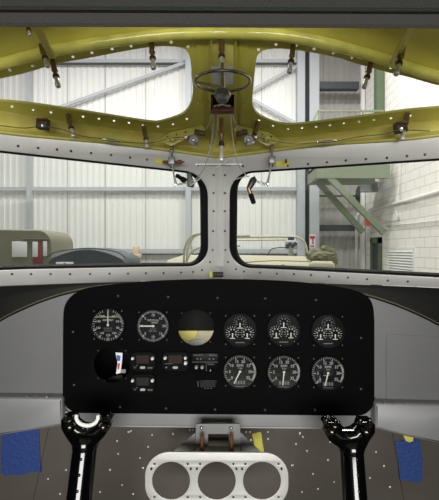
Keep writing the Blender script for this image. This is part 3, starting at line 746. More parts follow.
# ---------------------------------------------------------------- control columns
def column(label, u_top, v_top, Yc, halfw, inner, u_bot, bright, colw, neck):
    t = thing('control_column', P(u_bot, 520, Yc), label, 'control column')
    pl = vertical(Yc); m2 = (u_bot-u_top)/82.0
    # fork head outline in pixels at the head's own distance
    ht = v_top; L = [(u_top-halfw, ht+3, 2), (u_top-halfw+2.5, ht, 2), (u_top-inner-1.5, ht, 1.5), (u_top-inner, ht+4), (u_top-inner*0.9, ht+7), (u_top-inner*0.5, ht+10.3), (u_top, ht+11.5),
         (u_top+inner*0.5, ht+10.3), (u_top+inner*0.9, ht+7), (u_top+inner, ht+4), (u_top+inner+1.5, ht, 1.5), (u_top+halfw-2.5, ht, 2), (u_top+halfw, ht+3, 2),
         (u_top+halfw-0.5, ht+11, 6), (u_top+halfw*0.76, ht+19, 8), (neck+colw*0.53, ht+27, 6), (neck+colw*0.46, ht+33), (neck-colw*0.46, ht+33), (neck-colw*0.53, ht+27, 6), (u_top-halfw*0.8, ht+19, 8), (u_top-halfw+0.5, ht+11, 6)]
    o = plate_obj('fork_head', pl, [rounded(L, 5)], 0.044, 'gloss_black', t, off=0.018, bevel=0.0085)
    # tube
    a = P(neck, ht+24, Yc); b = P(u_bot, 560, Yc-0.064); b = a+(b-a)*1.9
    R0 = colw/2*Yc/F
    lathe_obj('column_tube', a, b, [(0,R0*0.8),(0.02,R0*0.96),(0.06,R0),(1,R0*1.08)], 'gloss_black', t, seg=28)
    lathe_obj('socket_collar', a+Vector((0,0.0,0.006)), a+(b-a)*0.05, [(0,R0*0.9),(0.3,R0*1.05),(0.85,R0*1.05),(1,R0*1.0)], 'gloss_black', t, seg=28)
    # lugs at the fork tips and bolts
    for s in (-1, 1):
        for du in (inner+2.6, halfw-3.6):
            lathe_obj('clamp_lug', P(u_top+s*du, ht+7, Yc-0.012), P(u_top+s*du, ht-1.6, Yc-0.012), [(0,0.0032),(0.7,0.0038),(0.9,0.0032),(1,0.0018)], 'gloss_black', t, seg=10)
        lathe_obj('boss', P(u_top+s*(halfw*0.68), ht+11.5, Yc-0.014), P(u_top+s*(halfw*0.66), ht+11.5, Yc-0.030), [(0,0.0105),(0.6,0.010),(0.9,0.007),(1,0.003)], 'gloss_black', t, seg=16)
    if bright:
        pts = [P(u_top+(inner-0.3)*math.cos(a_), ht+2.0+8.6*math.sin(a_), Yc-0.014) for a_ in [PI*k/14 for k in range(-1, 16)]]
        o = tube_obj('bearing_liner', pts, 0.0040, 'polished', t, smooth_n=2); tag(o, 'bright polished half-ring liner')
    else:
        pts = [P(u_top+(inner-0.5)*math.cos(a_), ht+2+8.2*math.sin(a_), Yc-0.006) for a_ in [PI*k/14 for k in range(0, 15)]]
        tube_obj('bearing_liner', pts, 0.0036, 'gloss_black', t, smooth_n=2)
        lathe_obj('bearing_pin', P(u_top-6, ht+10.5, Yc-0.012), P(u_top+6, ht+10.5, Yc-0.012), [(0,0.0022),(1,0.0022)], 'steel', t, seg=10)
    for k in range(4):
        vv = (457+k*16); f = (vv-(ht+24))/(560-(ht+24)); p = a+(P(u_bot, 560, Yc-0.064)-a)*f+Vector((0.002,-R0*1.0,R0*0.2)); screw('rivet', p, (0,-1,0), 'gloss_black', t, 0.003, 0.002)
    return t
column('glossy black left control column with bright liner in its fork', 87.3, 415, 0.82, 24.5, 11.2, 72.4, True, 23.5, 85.8)
column('glossy black right control column with plain black fork', 348, 419.5, 0.82, 25.3, 9.8, 359, False, 22.8, 351.3)

# ---------------------------------------------------------------- pedestal plate and bracket
Yq = 0.854
pp = thing('pedestal_plate', P(217, 508, Yq), 'bare aluminium mounting plate with three round holes', 'plate')
loops = [rounded([(145,452,24),(288.5,453,24),(288.5,509,24),(145,509,24)], 10)]
hs = []
for cx in (171, 216.7, 262): loops.append(circle(cx, 480.7, 18.9, 40))
for cx in (171, 216.7, 262):
    for a in (45, 135, 225, 315):
        x = cx+23.5*math.cos(math.radians(a)); y = 480.7-23.5*math.sin(math.radians(a)); hs.append((x, y))
        loops.append(circle(x, y, 1.2, 10))
plate_obj('plate', vertical(Yq), loops, 0.005, 'alu_plate', pp, bevel=0.0008)
for cx in (171, 216.7, 262):
    for a, rr in ((30, 22.8), (150, 22.8)):
        screw('nut', P(cx+rr*math.cos(math.radians(a)), 480.7-rr*math.sin(math.radians(a)), Yq-0.005), (0,-1,0), 'steel_dark', pp, 0.0022, 0.002)
pb = thing('pedestal_bracket', P(217, 455, 0.90), 'dull metal bracket holding the three-hole plate to the firewall', 'bracket')
plate_obj('bracket_face', vertical(0.92), [rounded([(196,424,1),(240,424,1),(241,455,1),(195,455,1)]), rounded([(208,434,1),(229,434,1),(229,450,1),(208,450,1)])], 0.004, 'alu_dull', pb)
for a in ((198.5,200.5),(235,237)):
    ruled_obj('bracket_side', [P(a[0],426,0.922), P(a[0],456,0.922)], [P(a[1],428,1.06), P(a[1],452,1.06)], 0.003, 'alu_dull', pb, n=4)
plate_obj('gusset', vertical(0.93), [[(169,455),(195,433),(196,456)]], 0.002, 'alu_dull', pb)
plate_obj('gusset', vertical(0.93), [[(265,456),(240,432),(239,456)]], 0.002, 'alu_dull', pb)
rel(box_obj('inner_block', P(218, 443, 1.0), (0.06, 0.02, 0.04), 'bracket'), pb).parent = pb
rel(box_obj('cross_ledge', P(218, 453, 0.892), (0.10, 0.056, 0.004), 'alu_dull'), pb).parent = pb
for u in (202, 231.5):
    b_ = lathe_obj('bolt', P(u, 434, 0.905), P(u, 452.5, 0.88), [(0,0.003),(0.1,0.0042),(0.25,0.0042),(0.3,0.0036),(0.75,0.0036),(0.8,0.0052),(1,0.0052)], 'rust', pb, seg=12); tag(b_, 'rusty brown bolt')
    screw('nut', P(u-0.5, 428, 0.917), (0,-1,0), 'steel', pb, 0.004, 0.003)

# ---------------------------------------------------------------- clecos (temporary sheet fasteners)
def cleco_parts(t, a, b, dark=False):
    d = b-a; L = d.length; k = L/0.062
    k = min(max(k, 0.75), 1.15)
    lathe_obj('barrel', a, a+d*0.6, [(0,0.0036*k),(0.05,0.0052*k),(0.5,0.0054*k),(0.55,0.0062*k),(0.68,0.0062*k),(0.72,0.0045*k),(1,0.0042*k)], 'brass', t, seg=14)
    lathe_obj('collar', a+d*0.55, a+d*0.66, [(0,0.0052*k),(0.2,0.0066*k),(0.8,0.0066*k),(1,0.0048*k)], 'bracket', t, seg=12)
    lathe_obj('plunger', a+d*0.64, b, [(0,0.0038*k),(0.1,0.0044*k),(0.6,0.0044*k),(0.65,0.0054*k),(0.92,0.0054*k),(1,0.0042*k)], 'tip', t, seg=14)
GC = 'temporary spring fasteners in the green sheet'
def cleco(label, pa, pb_, plane=None, Ya=None, dY=-0.015, grp=GC):
    Y0 = Ya if Ya else plane.hit(*pa).y-0.003
    a = P(pa[0], pa[1], Y0); b = P(pb_[0], pb_[1], Y0+dY)
    t = thing('sheet_fastener', a, label, 'fastener', grp); cleco_parts(t, a, b)
    return t
cleco('spring fastener at the top left corner just under the dark beam', (27,22), (30,36), Ya=0.80)
cleco('brass fastener leaning beside the diagonal stringer at top left', (40.5,44), (48,67), Ya=0.87)
cleco('brass fastener hanging into the left opening, below the stringer one', (52.5,60), (58.5,87), RL)
cleco('brass fastener hanging from the upper edge of the left opening near centre', (151.5,42), (153.5,69), RL)
cleco('brass fastener on the lower green rail under the left part of the left opening', (67.5,114), (73.5,137), RL)
cleco('brass fastener on the lower green rail under the right part of the left opening', (143.5,126), (147.5,147.5), RL)
cleco('brass fastener hanging from the upper edge of the right opening near centre', (293.5,45), (289.5,73), RR)
cleco('brass fastener hanging from the upper edge of the right opening, right part', (371.5,61), (364,88), RR)
cleco('brass fastener at the top right corner beside the right stringer', (403.5,46), (396,75), Ya=0.86)
cleco('brass fastener at the right end of the lower green rail', (408,113), (402,140), RR)
cleco('pale brass fastener leaning right of the centre brackets', (258,121), (252,144), RR)
cleco('dark fastener high in the centre channel above the ring handle', (222,38), (221.5,68), Ya=0.92)
cleco('long fastener low in the centre channel pointing at the post', (221.5,118), (221.5,161), Ya=1.06)

# ---------------------------------------------------------------- ring handle and its box
rh = thing('ring_handle', P(222, 81, 0.80), 'polished metal ring handle hanging under the centre channel', 'handle')
c0 = P(222.5, 81.5, 0.80); Rr = 27.5*0.8/F
tube_obj('ring', [c0+Vector((Rr*math.cos(a), Rr*0.9*math.sin(a), 0.005*math.cos(a)*0)) for a in [2*PI*k/40 for k in range(40)]], 0.0032, 'steel', rh, seg=10, closed=True, smooth_n=0)
lathe_obj('hub', c0+Vector((0,0.015,-0.034)), c0+Vector((0,0.02,-0.014)), [(0,0.010),(0.1,0.012),(0.5,0.0145),(0.55,0.017),(0.95,0.0175),(1,0.016)], 'alu_dull', rh, seg=8)
bar_obj('spoke', c0+Vector((-Rr,0.0,0)), c0+Vector((0,0.018,-0.004)), 0.004, 0.004, 'steel', rh)
lathe_obj('stem', c0+Vector((0,0.02,-0.012)), c0+Vector((0,0.03,0.05)), [(0,0.004),(0.3,0.0055),(0.5,0.004),(1,0.004)], 'steel', rh, seg=12)
cb = thing('control_box', P(222, 112, 0.9), 'dark box with reddish brown face and wing nut below the ring handle', 'box')
rel(box_obj('box_body', P(222.5, 103.5, 0.90), (0.052, 0.03, 0.030), 'rubber', None, None, 0.002), cb).parent = cb
rel(box_obj('front_lip', P(222.5, 110.5, 0.884), (0.053, 0.02, 0.010), 'rust', None, None, 0.001), cb).parent = cb
rel(box_obj('side_lip', P(211.8, 105, 0.884), (0.004, 0.02, 0.026), 'rust'), cb).parent = cb
lathe_obj('wing_nut_hub', P(222,104,0.885), P(222,104,0.865), [(0,0.006),(0.6,0.006),(1,0.003)], 'steel', cb, seg=12)
for s in (-1, 1):
    lathe_obj('wing', P(222,105,0.872), P(222+s*8.5,106.5,0.868), [(0,0.0022),(0.5,0.0034),(0.9,0.003),(1,0.001)], 'steel', cb, seg=10)
lathe_obj('stud', P(222,98,0.885), P(222,103,0.88), [(0,0.004),(0.8,0.004),(1,0.003)], 'steel', cb, seg=10)

# brackets by the centre channel
def pulley_bracket(label, u, v, s, Y):
    t = thing('pulley_bracket', P(u, v, Y), label, 'bracket', 'cable pulley brackets')
    rel(box_obj('mount', P(u+s*3, v-5, Y+0.005), (0.030, 0.02, 0.011), 'bracket', None, Matrix.Rotation(s*0.2, 3, 'Y'), 0.001), t).parent = t
    lathe_obj('pulley', P(u-s*3.5, v+2, Y-0.008), P(u-s*2.5, v+2, Y+0.004), [(0,0.0125),(0.2,0.0135),(0.35,0.0105),(0.65,0.0105),(0.8,0.0135),(1,0.0125)], 'alu_dull', t, seg=18)
    lathe_obj('pulley_bolt', P(u-s*3.5, v+2, Y-0.018), P(u-s*3.3, v+2, Y-0.006), [(0,0.003),(0.3,0.0052),(1,0.0052)], 'steel', t, seg=8)
    rel(box_obj('arm', P(u-s*6, v-1, Y), (0.03, 0.005, 0.008), 'bracket', None, Matrix.Rotation(-s*0.35, 3, 'Y')), t).parent = t
    lathe_obj('end_nut', P(u-s*11, v-1, Y-0.01), P(u-s*11, v-1, Y+0.004), [(0,0.004),(0.4,0.0056),(1,0.0056)], 'steel', t, seg=6)
    lathe_obj('hanging_bolt', P(u-s*1.5, v+4, Y-0.006), P(u-s*1.5, v+8.5, Y-0.006), [(0,0.003),(0.7,0.003),(0.75,0.0045),(1,0.0045)], 'steel', t, seg=8)
pulley_bracket('dark cable pulley bracket left of the centre channel', 197, 138, 1, 1.09)
pulley_bracket('dark cable pulley bracket right of the centre channel', 245, 138, -1, 1.09)
def block_bracket(label, u, v, Y, s=1):
    t = thing('clamp_block', P(u, v, Y), label, 'clamp')
    rel(box_obj('block', P(u, v, Y), (0.030, 0.02, 0.024), 'bracket', None, Matrix.Rotation(0.15*s, 3, 'Y'), 0.003), t).parent = t
    rel(box_obj('flange', P(u+s*0.5, v-4.8, Y-0.003), (0.026, 0.024, 0.004), 'rust'), t).parent = t
    lathe_obj('bolt', P(u, v+1, Y-0.01), P(u+1, v+1.5, Y-0.022), [(0,0.006),(0.5,0.006),(0.55,0.0035),(1,0.0035)], 'steel', t, seg=8)
block_bracket('brown clamp block bolted to the lower green rail at far left', 43, 125, 1.02)
block_bracket('brown clamp block beside the fastener at the far right of the lower rail', 400.5, 128.5, 1.02, -1)
for s_, par in ((-1, op3), (1, op4)):
    L_ = [(CU+s_*61,141),(CU+s_*50,132.5),(CU+s_*18,125),(CU+s_*14,129),(CU+s_*17,134),(CU+s_*36,140),(CU+s_*48,146)]
    if s_ > 0: L_ = L_[::-1]
    plate_obj('gusset', vertical(1.125), [rounded([(a_, b_, 1.5) for a_, b_ in L_])], 0.003, 'chromate', par, bevel=0.0008)
    for du, v_ in ((52,136.5),(43,134.5),(34,132),(49,141.5),(24,129.5)):
        screw('rivet', P(CU+s_*du, v_, 1.122), (0,-1,0), 'steel_dark', par, 0.0022, 0.0015)
    lathe_obj('hinge_boss', P(CU+s_*47,139,1.118), P(CU+s_*47,139,1.105), [(0,0.009),(0.5,0.0085),(1,0.004)], 'chromate_dark', par, seg=14)
# spring with steel tips by the left rail
def turnbuckle(label, a, b):
    t = thing('turnbuckle', a, label, 'turnbuckle', 'turnbuckles in the control wires')
    lathe_obj('barrel', a, b, [(0,0.001),(0.08,0.0028),(0.3,0.0028),(0.33,0.0042),(0.67,0.0042),(0.7,0.0028),(0.92,0.0028),(1,0.001)], 'steel', t, seg=10)
    return t
turnbuckle('steel turnbuckle in the wire under the left opening', P(101,138.5,1.03), P(121,142,1.05))
turnbuckle('steel turnbuckle in the wire under the right opening', P(316,142.5,1.05), P(338,140.5,1.03))
# control wires
def wire(name, label, pts, r, m='wire_dark', cat='wire', grp=None):
    o = tube_obj(name, pts, r, m, seg=6, smooth_n=6); return tag(o, label, cat, grp)
wire('control_wire', 'thin dark wire sagging along the lower green rail on the left', [P(-5,125,0.98), P(24,128,1.0), P(40,126.5,1.005), P(60,129,1.01), P(82,136,1.02), P(101,138.5,1.03)], 0.0012)
wire('control_wire', 'thin wire from the left turnbuckle to the centre brackets', [P(121,142,1.05), P(150,143,1.07), P(170,138,1.08), P(186,137,1.09)], 0.0012)
wire('control_wire', 'thin wire from the right turnbuckle to the right clamp block', [P(338,140.5,1.03), P(365,136,1.02), P(385,134,1.01), P(400,130,1.005), P(430,131,0.99)], 0.0012)
wire('control_wire', 'thin wire from the right pulley bracket to the right turnbuckle', [P(256,137,1.09), P(275,141,1.08), P(295,144,1.065), P(316,142.5,1.05)], 0.0012)
wire('cable', 'grey cable arcing down from the left side of the control box', [P(213,113,0.89), P(213.5,122,0.93), P(212,138,0.97), P(208,156,1.0), P(204,168,1.03), P(197,178,1.08), P(192,181,1.09)], 0.0014, 'wire_grey', 'cable')
wire('cable', 'grey cable arcing down from the right side of the control box to the wiper lever', [P(231,113,0.89), P(231.5,125,0.93), P(233,140,0.97), P(236,158,1.0), P(241,169,1.06), P(248,177,1.095)], 0.0014, 'wire_grey', 'cable')
wire('cable', 'straight pale cable slanting from the left wiper towards the centre', [P(190,186,1.09), P(205,175,1.07), P(229,160,1.05)], 0.0020, 'wire_grey', 'cable')
wire('cable', 'short pale cable slanting off the right windshield corner', [P(229,182,1.10), P(238,178.5,1.1), P(249,176,1.08)], 0.0013, 'wire_grey', 'cable')
wire('cable', 'thin cable from left pulley bracket up to the centre channel', [P(205,131,1.07), P(210,122,1.0), P(212,114,0.93)], 0.0013, 'wire_grey', 'cable')
wire('cable', 'thin cable from right pulley bracket up to the centre channel', [P(240,131,1.07), P(235,122,1.0), P(232,114,0.93)], 0.0013, 'wire_grey', 'cable')
wire('cable', 'thin cable dropping from the centre channel past the left wiper', [P(218,114,0.9), P(217,130,0.95), P(213,150,1.0), P(205,163,1.03)], 0.0010, 'wire_grey', 'cable')

# ---------------------------------------------------------------- wiper drives
def wiper(label, s, u, v, Y):
    X = lambda du: u+s*du
    t = thing('wiper_drive', P(u, v, Y), label, 'wiper drive')
    lathe_obj('spindle', P(X(0), v-24, Y+0.02), P(X(0.5), v+4, Y), [(0,0.003),(0.2,0.0036),(0.25,0.0052),(0.45,0.0052),(0.5,0.0034),(0.8,0.0034),(0.85,0.006),(1,0.006)], 'steel', t, seg=12)
    rel(box_obj('slider', P(X(0), v-2, Y), (0.018, 0.014, 0.022), 'alu_dull', None, None, 0.002), t).parent = t
    lathe_obj('brown_shaft', P(X(-15) if s < 0 else u-9, v-1, Y+0.006), P(u+13, v-1, Y+0.006), [(0,0.002),(0.05,0.0042),(0.25,0.0042),(0.27,0.0062),(0.4,0.0062),(0.45,0.004),(0.7,0.004),(0.72,0.0062),(0.85,0.0062),(0.9,0.003),(1,0.002)], 'rust', t, seg=12)
    # crank arm
    bar_obj('link_arm', P(X(0.5), v, Y-0.006), P(X(4), v+22, Y-0.012), 0.006, 0.004, 'steel', t)
    bar_obj('link_arm', P(X(4), v+22, Y-0.012), P(X(15), v+19.5, Y-0.016), 0.006, 0.004, 'steel', t)
    bar_obj('link_arm', P(X(1.5), v+8, Y-0.012), P(X(5.5), v+21, Y-0.018), 0.004, 0.003, 'alu_dull', t)
    lathe_obj('pivot', P(X(4), v+22, Y-0.02), P(X(4), v+22, Y-0.006), [(0,0.003),(0.2,0.0045),(1,0.0045)], 'steel', t, seg=10)
    return t
w1 = wiper('left windshield wiper drive with black cone crank at the frame top', 1, 171.5, 163, 1.12)
lathe_obj('lever', P(176,175,1.105), P(186,181.5,1.105), [(0,0.004),(0.1,0.006),(0.5,0.0055),(0.6,0.0075),(0.95,0.008),(1,0.006)], 'rubber', w1, seg=14)
plate_obj('crank_plate', vertical(1.098), [rounded([(187,172.5,1.5),(190.5,171,1.5),(194.5,184,2),(193,187,1.5),(187,186,1.5)])], 0.016, 'steel_dark', w1, bevel=0.003)
w2 = wiper('right windshield wiper drive with a black handled lever hanging down', -1, 272, 162, 1.12)
lathe_obj('lever', P(254.5,178,1.105), P(248.5,189,1.10), [(0,0.006),(0.15,0.0095),(0.5,0.009),(0.85,0.0075),(1,0.006)], 'steel_dark', w2, seg=14)
lathe_obj('lever_neck', P(248.5,188,1.10), P(251,195,1.10), [(0,0.006),(0.5,0.0055),(1,0.0052)], 'brass', w2, seg=14)
lathe_obj('grip', P(250.5,194,1.10), P(254,203.5,1.095), [(0,0.006),(0.15,0.0072),(0.4,0.0066),(0.8,0.0068),(1,0.0055)], 'rubber', w2, seg=14)
tube_obj('hook', [P(254,176,1.106), P(257,181,1.104), P(262,184,1.104), P(268,186,1.104)], 0.0018, 'steel', w2)
tag(plate_obj('tape_strip', WL, [rounded([(155,158.5,.5),(163,159.5,.5),(163,164,.5),(155,163,.5)])], 0.0012, 'yellow_tape', off=0.0016), 'yellow tape patch behind the left wiper drive', 'tape')
tag(plate_obj('tape_strip', WR, [rounded([(276,161,.5),(289,160.5,.5),(289,166,.5),(276,166.5,.5)])], 0.0012, 'yellow_tape', off=0.0016), 'yellow tape patch behind the right wiper drive', 'tape')

# =================================================================== HANGAR
YH = 22.0; XR = 8.0
def at(u, v, Y=YH): return P(u, v, Y)
wb = thing('wall_far', (0, YH, 0), 'white corrugated hangar end wall with grey steel framing', None, None, 'structure')
def corrugated(name, x0, x1, z0, z1, y, pitch, depth, m, par):
    bm = bmesh.new(); xs = []; x = x0
    while x < x1-1e-6:
        for f, d in ((0, 0), (0.42, 0), (0.52, 1), (0.88, 1), (0.98, 0)):
            xx = x+pitch*f
            if xx <= x1: xs.append((xx, y-depth*d))
        x += pitch
    A = [bm.verts.new((a, b, z0)) for a, b in xs]; B = [bm.verts.new((a, b, z1)) for a, b in xs]
    for i in range(len(xs)-1): bm.faces.new((A[i], A[i+1], B[i+1], B[i]))
    o = link(name, bm_mesh(bm), m, par); rel(o, par); return o
xj = at(312, 0).x
corrugated('corrugated_sheet', -16, xj, 0, 18, YH+0.25, 0.34, 0.03, 'corr', wb)
corrugated('corrugated_sheet', xj, XR, 0, 18, YH+0.9, 0.34, 0.05, 'corr_grey', wb)
def girt(u0, u1, v, px, m='h_steel', Y=YH, dp=0.2):
    a = at(u0, v, Y); b = at(u1, v, Y); h = px*Y/F
    bm = bmesh.new(); add_box(bm, (a+b)/2, (b.x-a.x, dp, h)); rel(link('girt', bm_mesh(bm), m, wb), wb)
def post(u, px, m='h_steel', Y=YH, dp=0.3, nm='column', z1=18):
    x = at(u, 0, Y).x; bm = bmesh.new(); add_box(bm, (x, Y-0.1, z1/2), (px*Y/F, dp, z1)); rel(link(nm, bm_mesh(bm), m, wb), wb)
girt(-70, 300, 189, 3.6); girt(-70, 300, 61.5, 3.4); girt(-70, 300, 64, 0.8, 'h_dark', dp=0.1); girt(-70, 300, 251, 4); girt(-70, 300, 126, 3)  # thin dark strip below the overhead girt stands in for its shadow
girt(-70, 300, 254.5, 1, 'h_dark')
post(188.5, 5.5); post(30.5, 3.8); post(300, 7.5, dp=0.5); post(313, 9.5, dp=0.5); post(306, 5, 'h_gap', dp=0.2, nm='joint_strip')
for (a, b) in (((188,61),(28,116)), ((188,61),(340,116)), ((28,61),(-120,114)), ((300,65),(190,115)), ((256,98),(300,126)), ((188,116),(28,61+8))):
    pass
for (a, b) in (((188,62),(56,109)), ((300,65),(205,116)), ((212,78),(300,126)), ((28,62),(-70,98))):
    bar_obj('brace', at(*a)+Vector((0,-0.05,0)), at(*b)+Vector((0,-0.05,0)), 0.17, 0.1, 'h_steel', wb, up=(0,1,0))
for u in (66, 104, 145, 230, 262): # sheet joints
    x = at(u, 0).x; bm = bmesh.new(); add_box(bm, (x, YH+0.21, 9), (0.035, 0.02, 18)); rel(link('sheet_joint', bm_mesh(bm), 'corr_grey', wb), wb)
# dark beams of the bay beside the column
girt(318, 358, 86.5, 7, 'h_dark', YH, 0.4); girt(318, 362, 228, 6, 'h_dark', YH+0.3, 0.3); girt(318, 362, 196, 1.5, 'h_dark', YH+0.3, 0.1)
post(362, 3.5, 'h_pipe', nm='white_post', dp=0.15)

wr = thing('wall_outer_right', (XR, 12, 0), 'painted block side wall of the hangar', None, None, 'structure')
rel(box_obj('block_wall', (XR+0.15, 12, 9), (0.3, 22, 18), 'block'), wr).parent = wr
# hangar floor
fl_ = thing('floor_hangar', (0, 10, 0), 'hangar concrete floor', None, None, 'structure')
rel(box_obj('concrete_slab', (-4, 8, -0.05), (24, 30, 0.1), 'h_floor'), fl_).parent = fl_

# conduit on the block wall
def wallp(u, v):   # a point on the inner face of the right wall
    Y = XR*F/(u-CU)-0.15; return P(u, v, Y)
tag(tube_obj('conduit', [P(356.5,280,21.5), P(356.5,217,21.5), P(358,214.5,21.4), wallp(367,211.5)+Vector((-0.12,0,0)), wallp(385,206), wallp(407,200.5), wallp(450,188)], 0.07, 'h_pipe', smooth_n=0), 'white pipe running up and along the block wall', 'pipe')
tag(tube_obj('conduit', [wallp(396,211), wallp(399,219), wallp(388,221), wallp(378,219)], 0.03, 'h_pipe', smooth_n=0), 'thin bent conduit on the block wall near the exit sign', 'pipe')
tag(tube_obj('conduit', [wallp(386,226), wallp(407,224), wallp(440,220)], 0.03, 'h_pipe', smooth_n=0), 'thin level conduit on the block wall below the bent one', 'pipe')
tag(tube_obj('conduit', [wallp(400,150), wallp(400,200)], 0.02, 'h_pipe', smooth_n=0), 'thin vertical conduit on the block wall near the right edge', 'pipe')
# louvre on the wall
t = thing('louvre', wallp(398, 262), 'white slatted louvre low on the block wall', 'louvre')
yl0 = wallp(388,0).y; yl1 = wallp(412,0).y; zl = wallp(398,262).z
bm = bmesh.new()
for k in range(9): add_box(bm, (XR-0.06, (yl0+yl1)/2, zl-0.5+k*0.12), (0.06, abs(yl1-yl0), 0.07), Matrix.Rotation(0.5, 3, 'Y'))
rel(link('slats', bm_mesh(bm), 'h_pipe', t), t)
bm = bmesh.new(); add_box(bm, (XR-0.02, (yl0+yl1)/2, zl), (0.04, abs(yl1-yl0)+0.2, 1.3)); rel(link('louvre_frame', bm_mesh(bm), 'h_pipe', t), t)
# door and exit sign
t = thing('door_1', wallp(376, 300), 'green steel door in the block wall', None, None, 'structure')
ya, yb = wallp(372,0).y, wallp(381,0).y; zt = wallp(376,238).z; ym = (ya+yb)/2; w_ = abs(ya-yb)
bm = bmesh.new(); add_box(bm, (XR-0.06, ym, zt/2), (0.08, w_*0.66, zt-0.4)); rel(link('door_leaf', bm_mesh(bm), 'h_dark', t), t)
bm = bmesh.new(); add_box(bm, (XR-0.08, ya-w_*0.08, zt/2), (0.16, w_*0.16, zt)); add_box(bm, (XR-0.08, yb+w_*0.08, zt/2), (0.16, w_*0.16, zt)); add_box(bm, (XR-0.08, ym, zt-0.12), (0.16, w_, 0.3)); rel(link('door_frame', bm_mesh(bm), 'h_green2', t), t)
rel(box_obj('door_handle', (XR-0.12, yb+w_*0.3, 1.0), (0.05, 0.15, 0.05), 'steel'), t).parent = t
t = thing('exit_sign', wallp(371, 221.5)+Vector((-0.15,0,0)), 'white exit sign with red letters on the block wall', 'sign')
sc = Vector(t.location)
m_em = bpy.data.materials.new('lit_red_exit'); m_em.use_nodes = True; b_ = m_em.node_tree.nodes['Principled BSDF']
b_.inputs['Base Color'].default_value = rgb(225,60,60); b_.inputs['Emission Color'].default_value = rgb(235,60,60); b_.inputs['Emission Strength'].default_value = 0.5
bm = bmesh.new(); add_box(bm, sc, (0.42, 0.12, 0.5), None, 0.02); rel(link('housing', bm_mesh(bm), 'h_pipe', t), t)
bm = bmesh.new(); add_box(bm, sc+Vector((-0.03,-0.065,0.0)), (0.3, 0.01, 0.4)); rel(link('legend_panel', bm_mesh(bm), m_em, t), t)
bm = bmesh.new(); add_text(bm, 'EXIT', sc.x-0.03, sc.z, 0.13, sc.y-0.075); rel(link('letters', bm_mesh(bm), 'white', t), t)

# green mezzanine
Ym = 18.0
mz = thing('mezzanine', P(355, 178, Ym), 'pale green steel mezzanine with diagonal braces and railing', 'mezzanine')
a = P(316, 165, Ym); b = P(389, 178.5, Ym); xe = XR-0.05
bm = bmesh.new(); add_box(bm, ((a.x+b.x)/2, Ym, (a.z+b.z)/2), (b.x-a.x, 0.25, a.z-b.z)); rel(link('edge_beam', bm_mesh(bm), 'h_green', mz), mz)
bm = bmesh.new(); add_box(bm, ((a.x+b.x)/2, Ym+0.9, a.z-0.08), (b.x-a.x, 1.6, 0.12)); rel(link('deck', bm_mesh(bm), 'h_green', mz), mz)
bm = bmesh.new(); add_box(bm, (a.x+0.1, Ym+0.9, (a.z+b.z)/2), (0.2, 1.6, a.z-b.z)); rel(link('side_beam', bm_mesh(bm), 'h_green', mz), mz)
bm = bmesh.new(); add_box(bm, ((a.x+b.x)/2, Ym+1.7, (a.z+b.z)/2), (b.x-a.x, 0.2, a.z-b.z)); rel(link('rear_beam', bm_mesh(bm), 'h_green', mz), mz)
bar_obj('brace', P(328,176,Ym), P(384,233,Ym), 0.26, 0.2, 'h_green', mz, up=(0,1,0))
bar_obj('brace', P(317,181,Ym+1.5), P(363,232,Ym+1.5), 0.26, 0.2, 'h_green', mz, up=(0,1,0))
for u in (319, 341, 363, 384):
    bar_obj('rail_post', P(u,111,Ym), P(u,166,Ym), 0.07, 0.07, 'h_green', mz)
for v in (111, 121, 140): bar_obj('rail', P(318,v,Ym), P(385,v,Ym), 0.08, 0.08, 'h_green', mz)
bar_obj('rail', P(318,111,Ym), P(300,150,Ym), 0.08, 0.08, 'h_green', mz)
tag(bar_obj('steel_column', P(379,250,19.5)*Matrix.Identity(3) if False else Vector((P(379,0,19.5).x,19.5,a.z)), Vector((P(379,0,19.5).x,19.5,14)), 0.36, 0.36, 'h_green2'), 'green steel column rising from the mezzanine', 'column')
# wall unit with dark pipework under the mezzanine
t = thing('wall_heater', P(367, 188, 20), 'dark heater unit hanging under the mezzanine', 'heater')
rel(box_obj('casing', P(368, 187, 20), (0.9, 0.5, 0.5), 'h_steel', None, None, 0.04), t).parent = t
tube_obj('duct', [P(362,186,20), P(358,192,20), P(358,210,20)], 0.12, 'h_dark', t)
lathe_obj('fan_cowl', P(372,188,19.7), P(378,187,19.6), [(0,0.2),(0.7,0.25),(1,0.2)], 'h_dark', t)

# ---------------------------------------------------------------- vehicles and stands
def wheels(t, pts, r, w):
    for p in pts:
        bm = bmesh.new(); add_lathe(bm, Vector(p)-Vector((w/2,0,0)), Vector(p)+Vector((w/2,0,0)), [(0,r*0.8),(0.1,r),(0.9,r),(1,r*0.8)], 24)
        rel(link('wheel', auto_smooth(bm_mesh(bm)), 'tyre', t), t)
def hull(name, secs, m, t, sub=0):
    """secs: list of cross-section loops (same count)"""
    bm = bmesh.new(); R_ = [[bm.verts.new(p) for p in s] for s in secs]; n = len(secs[0])
    for q in range(len(secs)-1):
        for k in range(n): j = (k+1) % n; bm.faces.new((R_[q][k], R_[q][j], R_[q+1][j], R_[q+1][k]))
    bm.faces.new(R_[0]); bm.faces.new(R_[-1][::-1])
    o = link(name, auto_smooth(bm_mesh(bm), 40), m, t); rel(o, t); return o
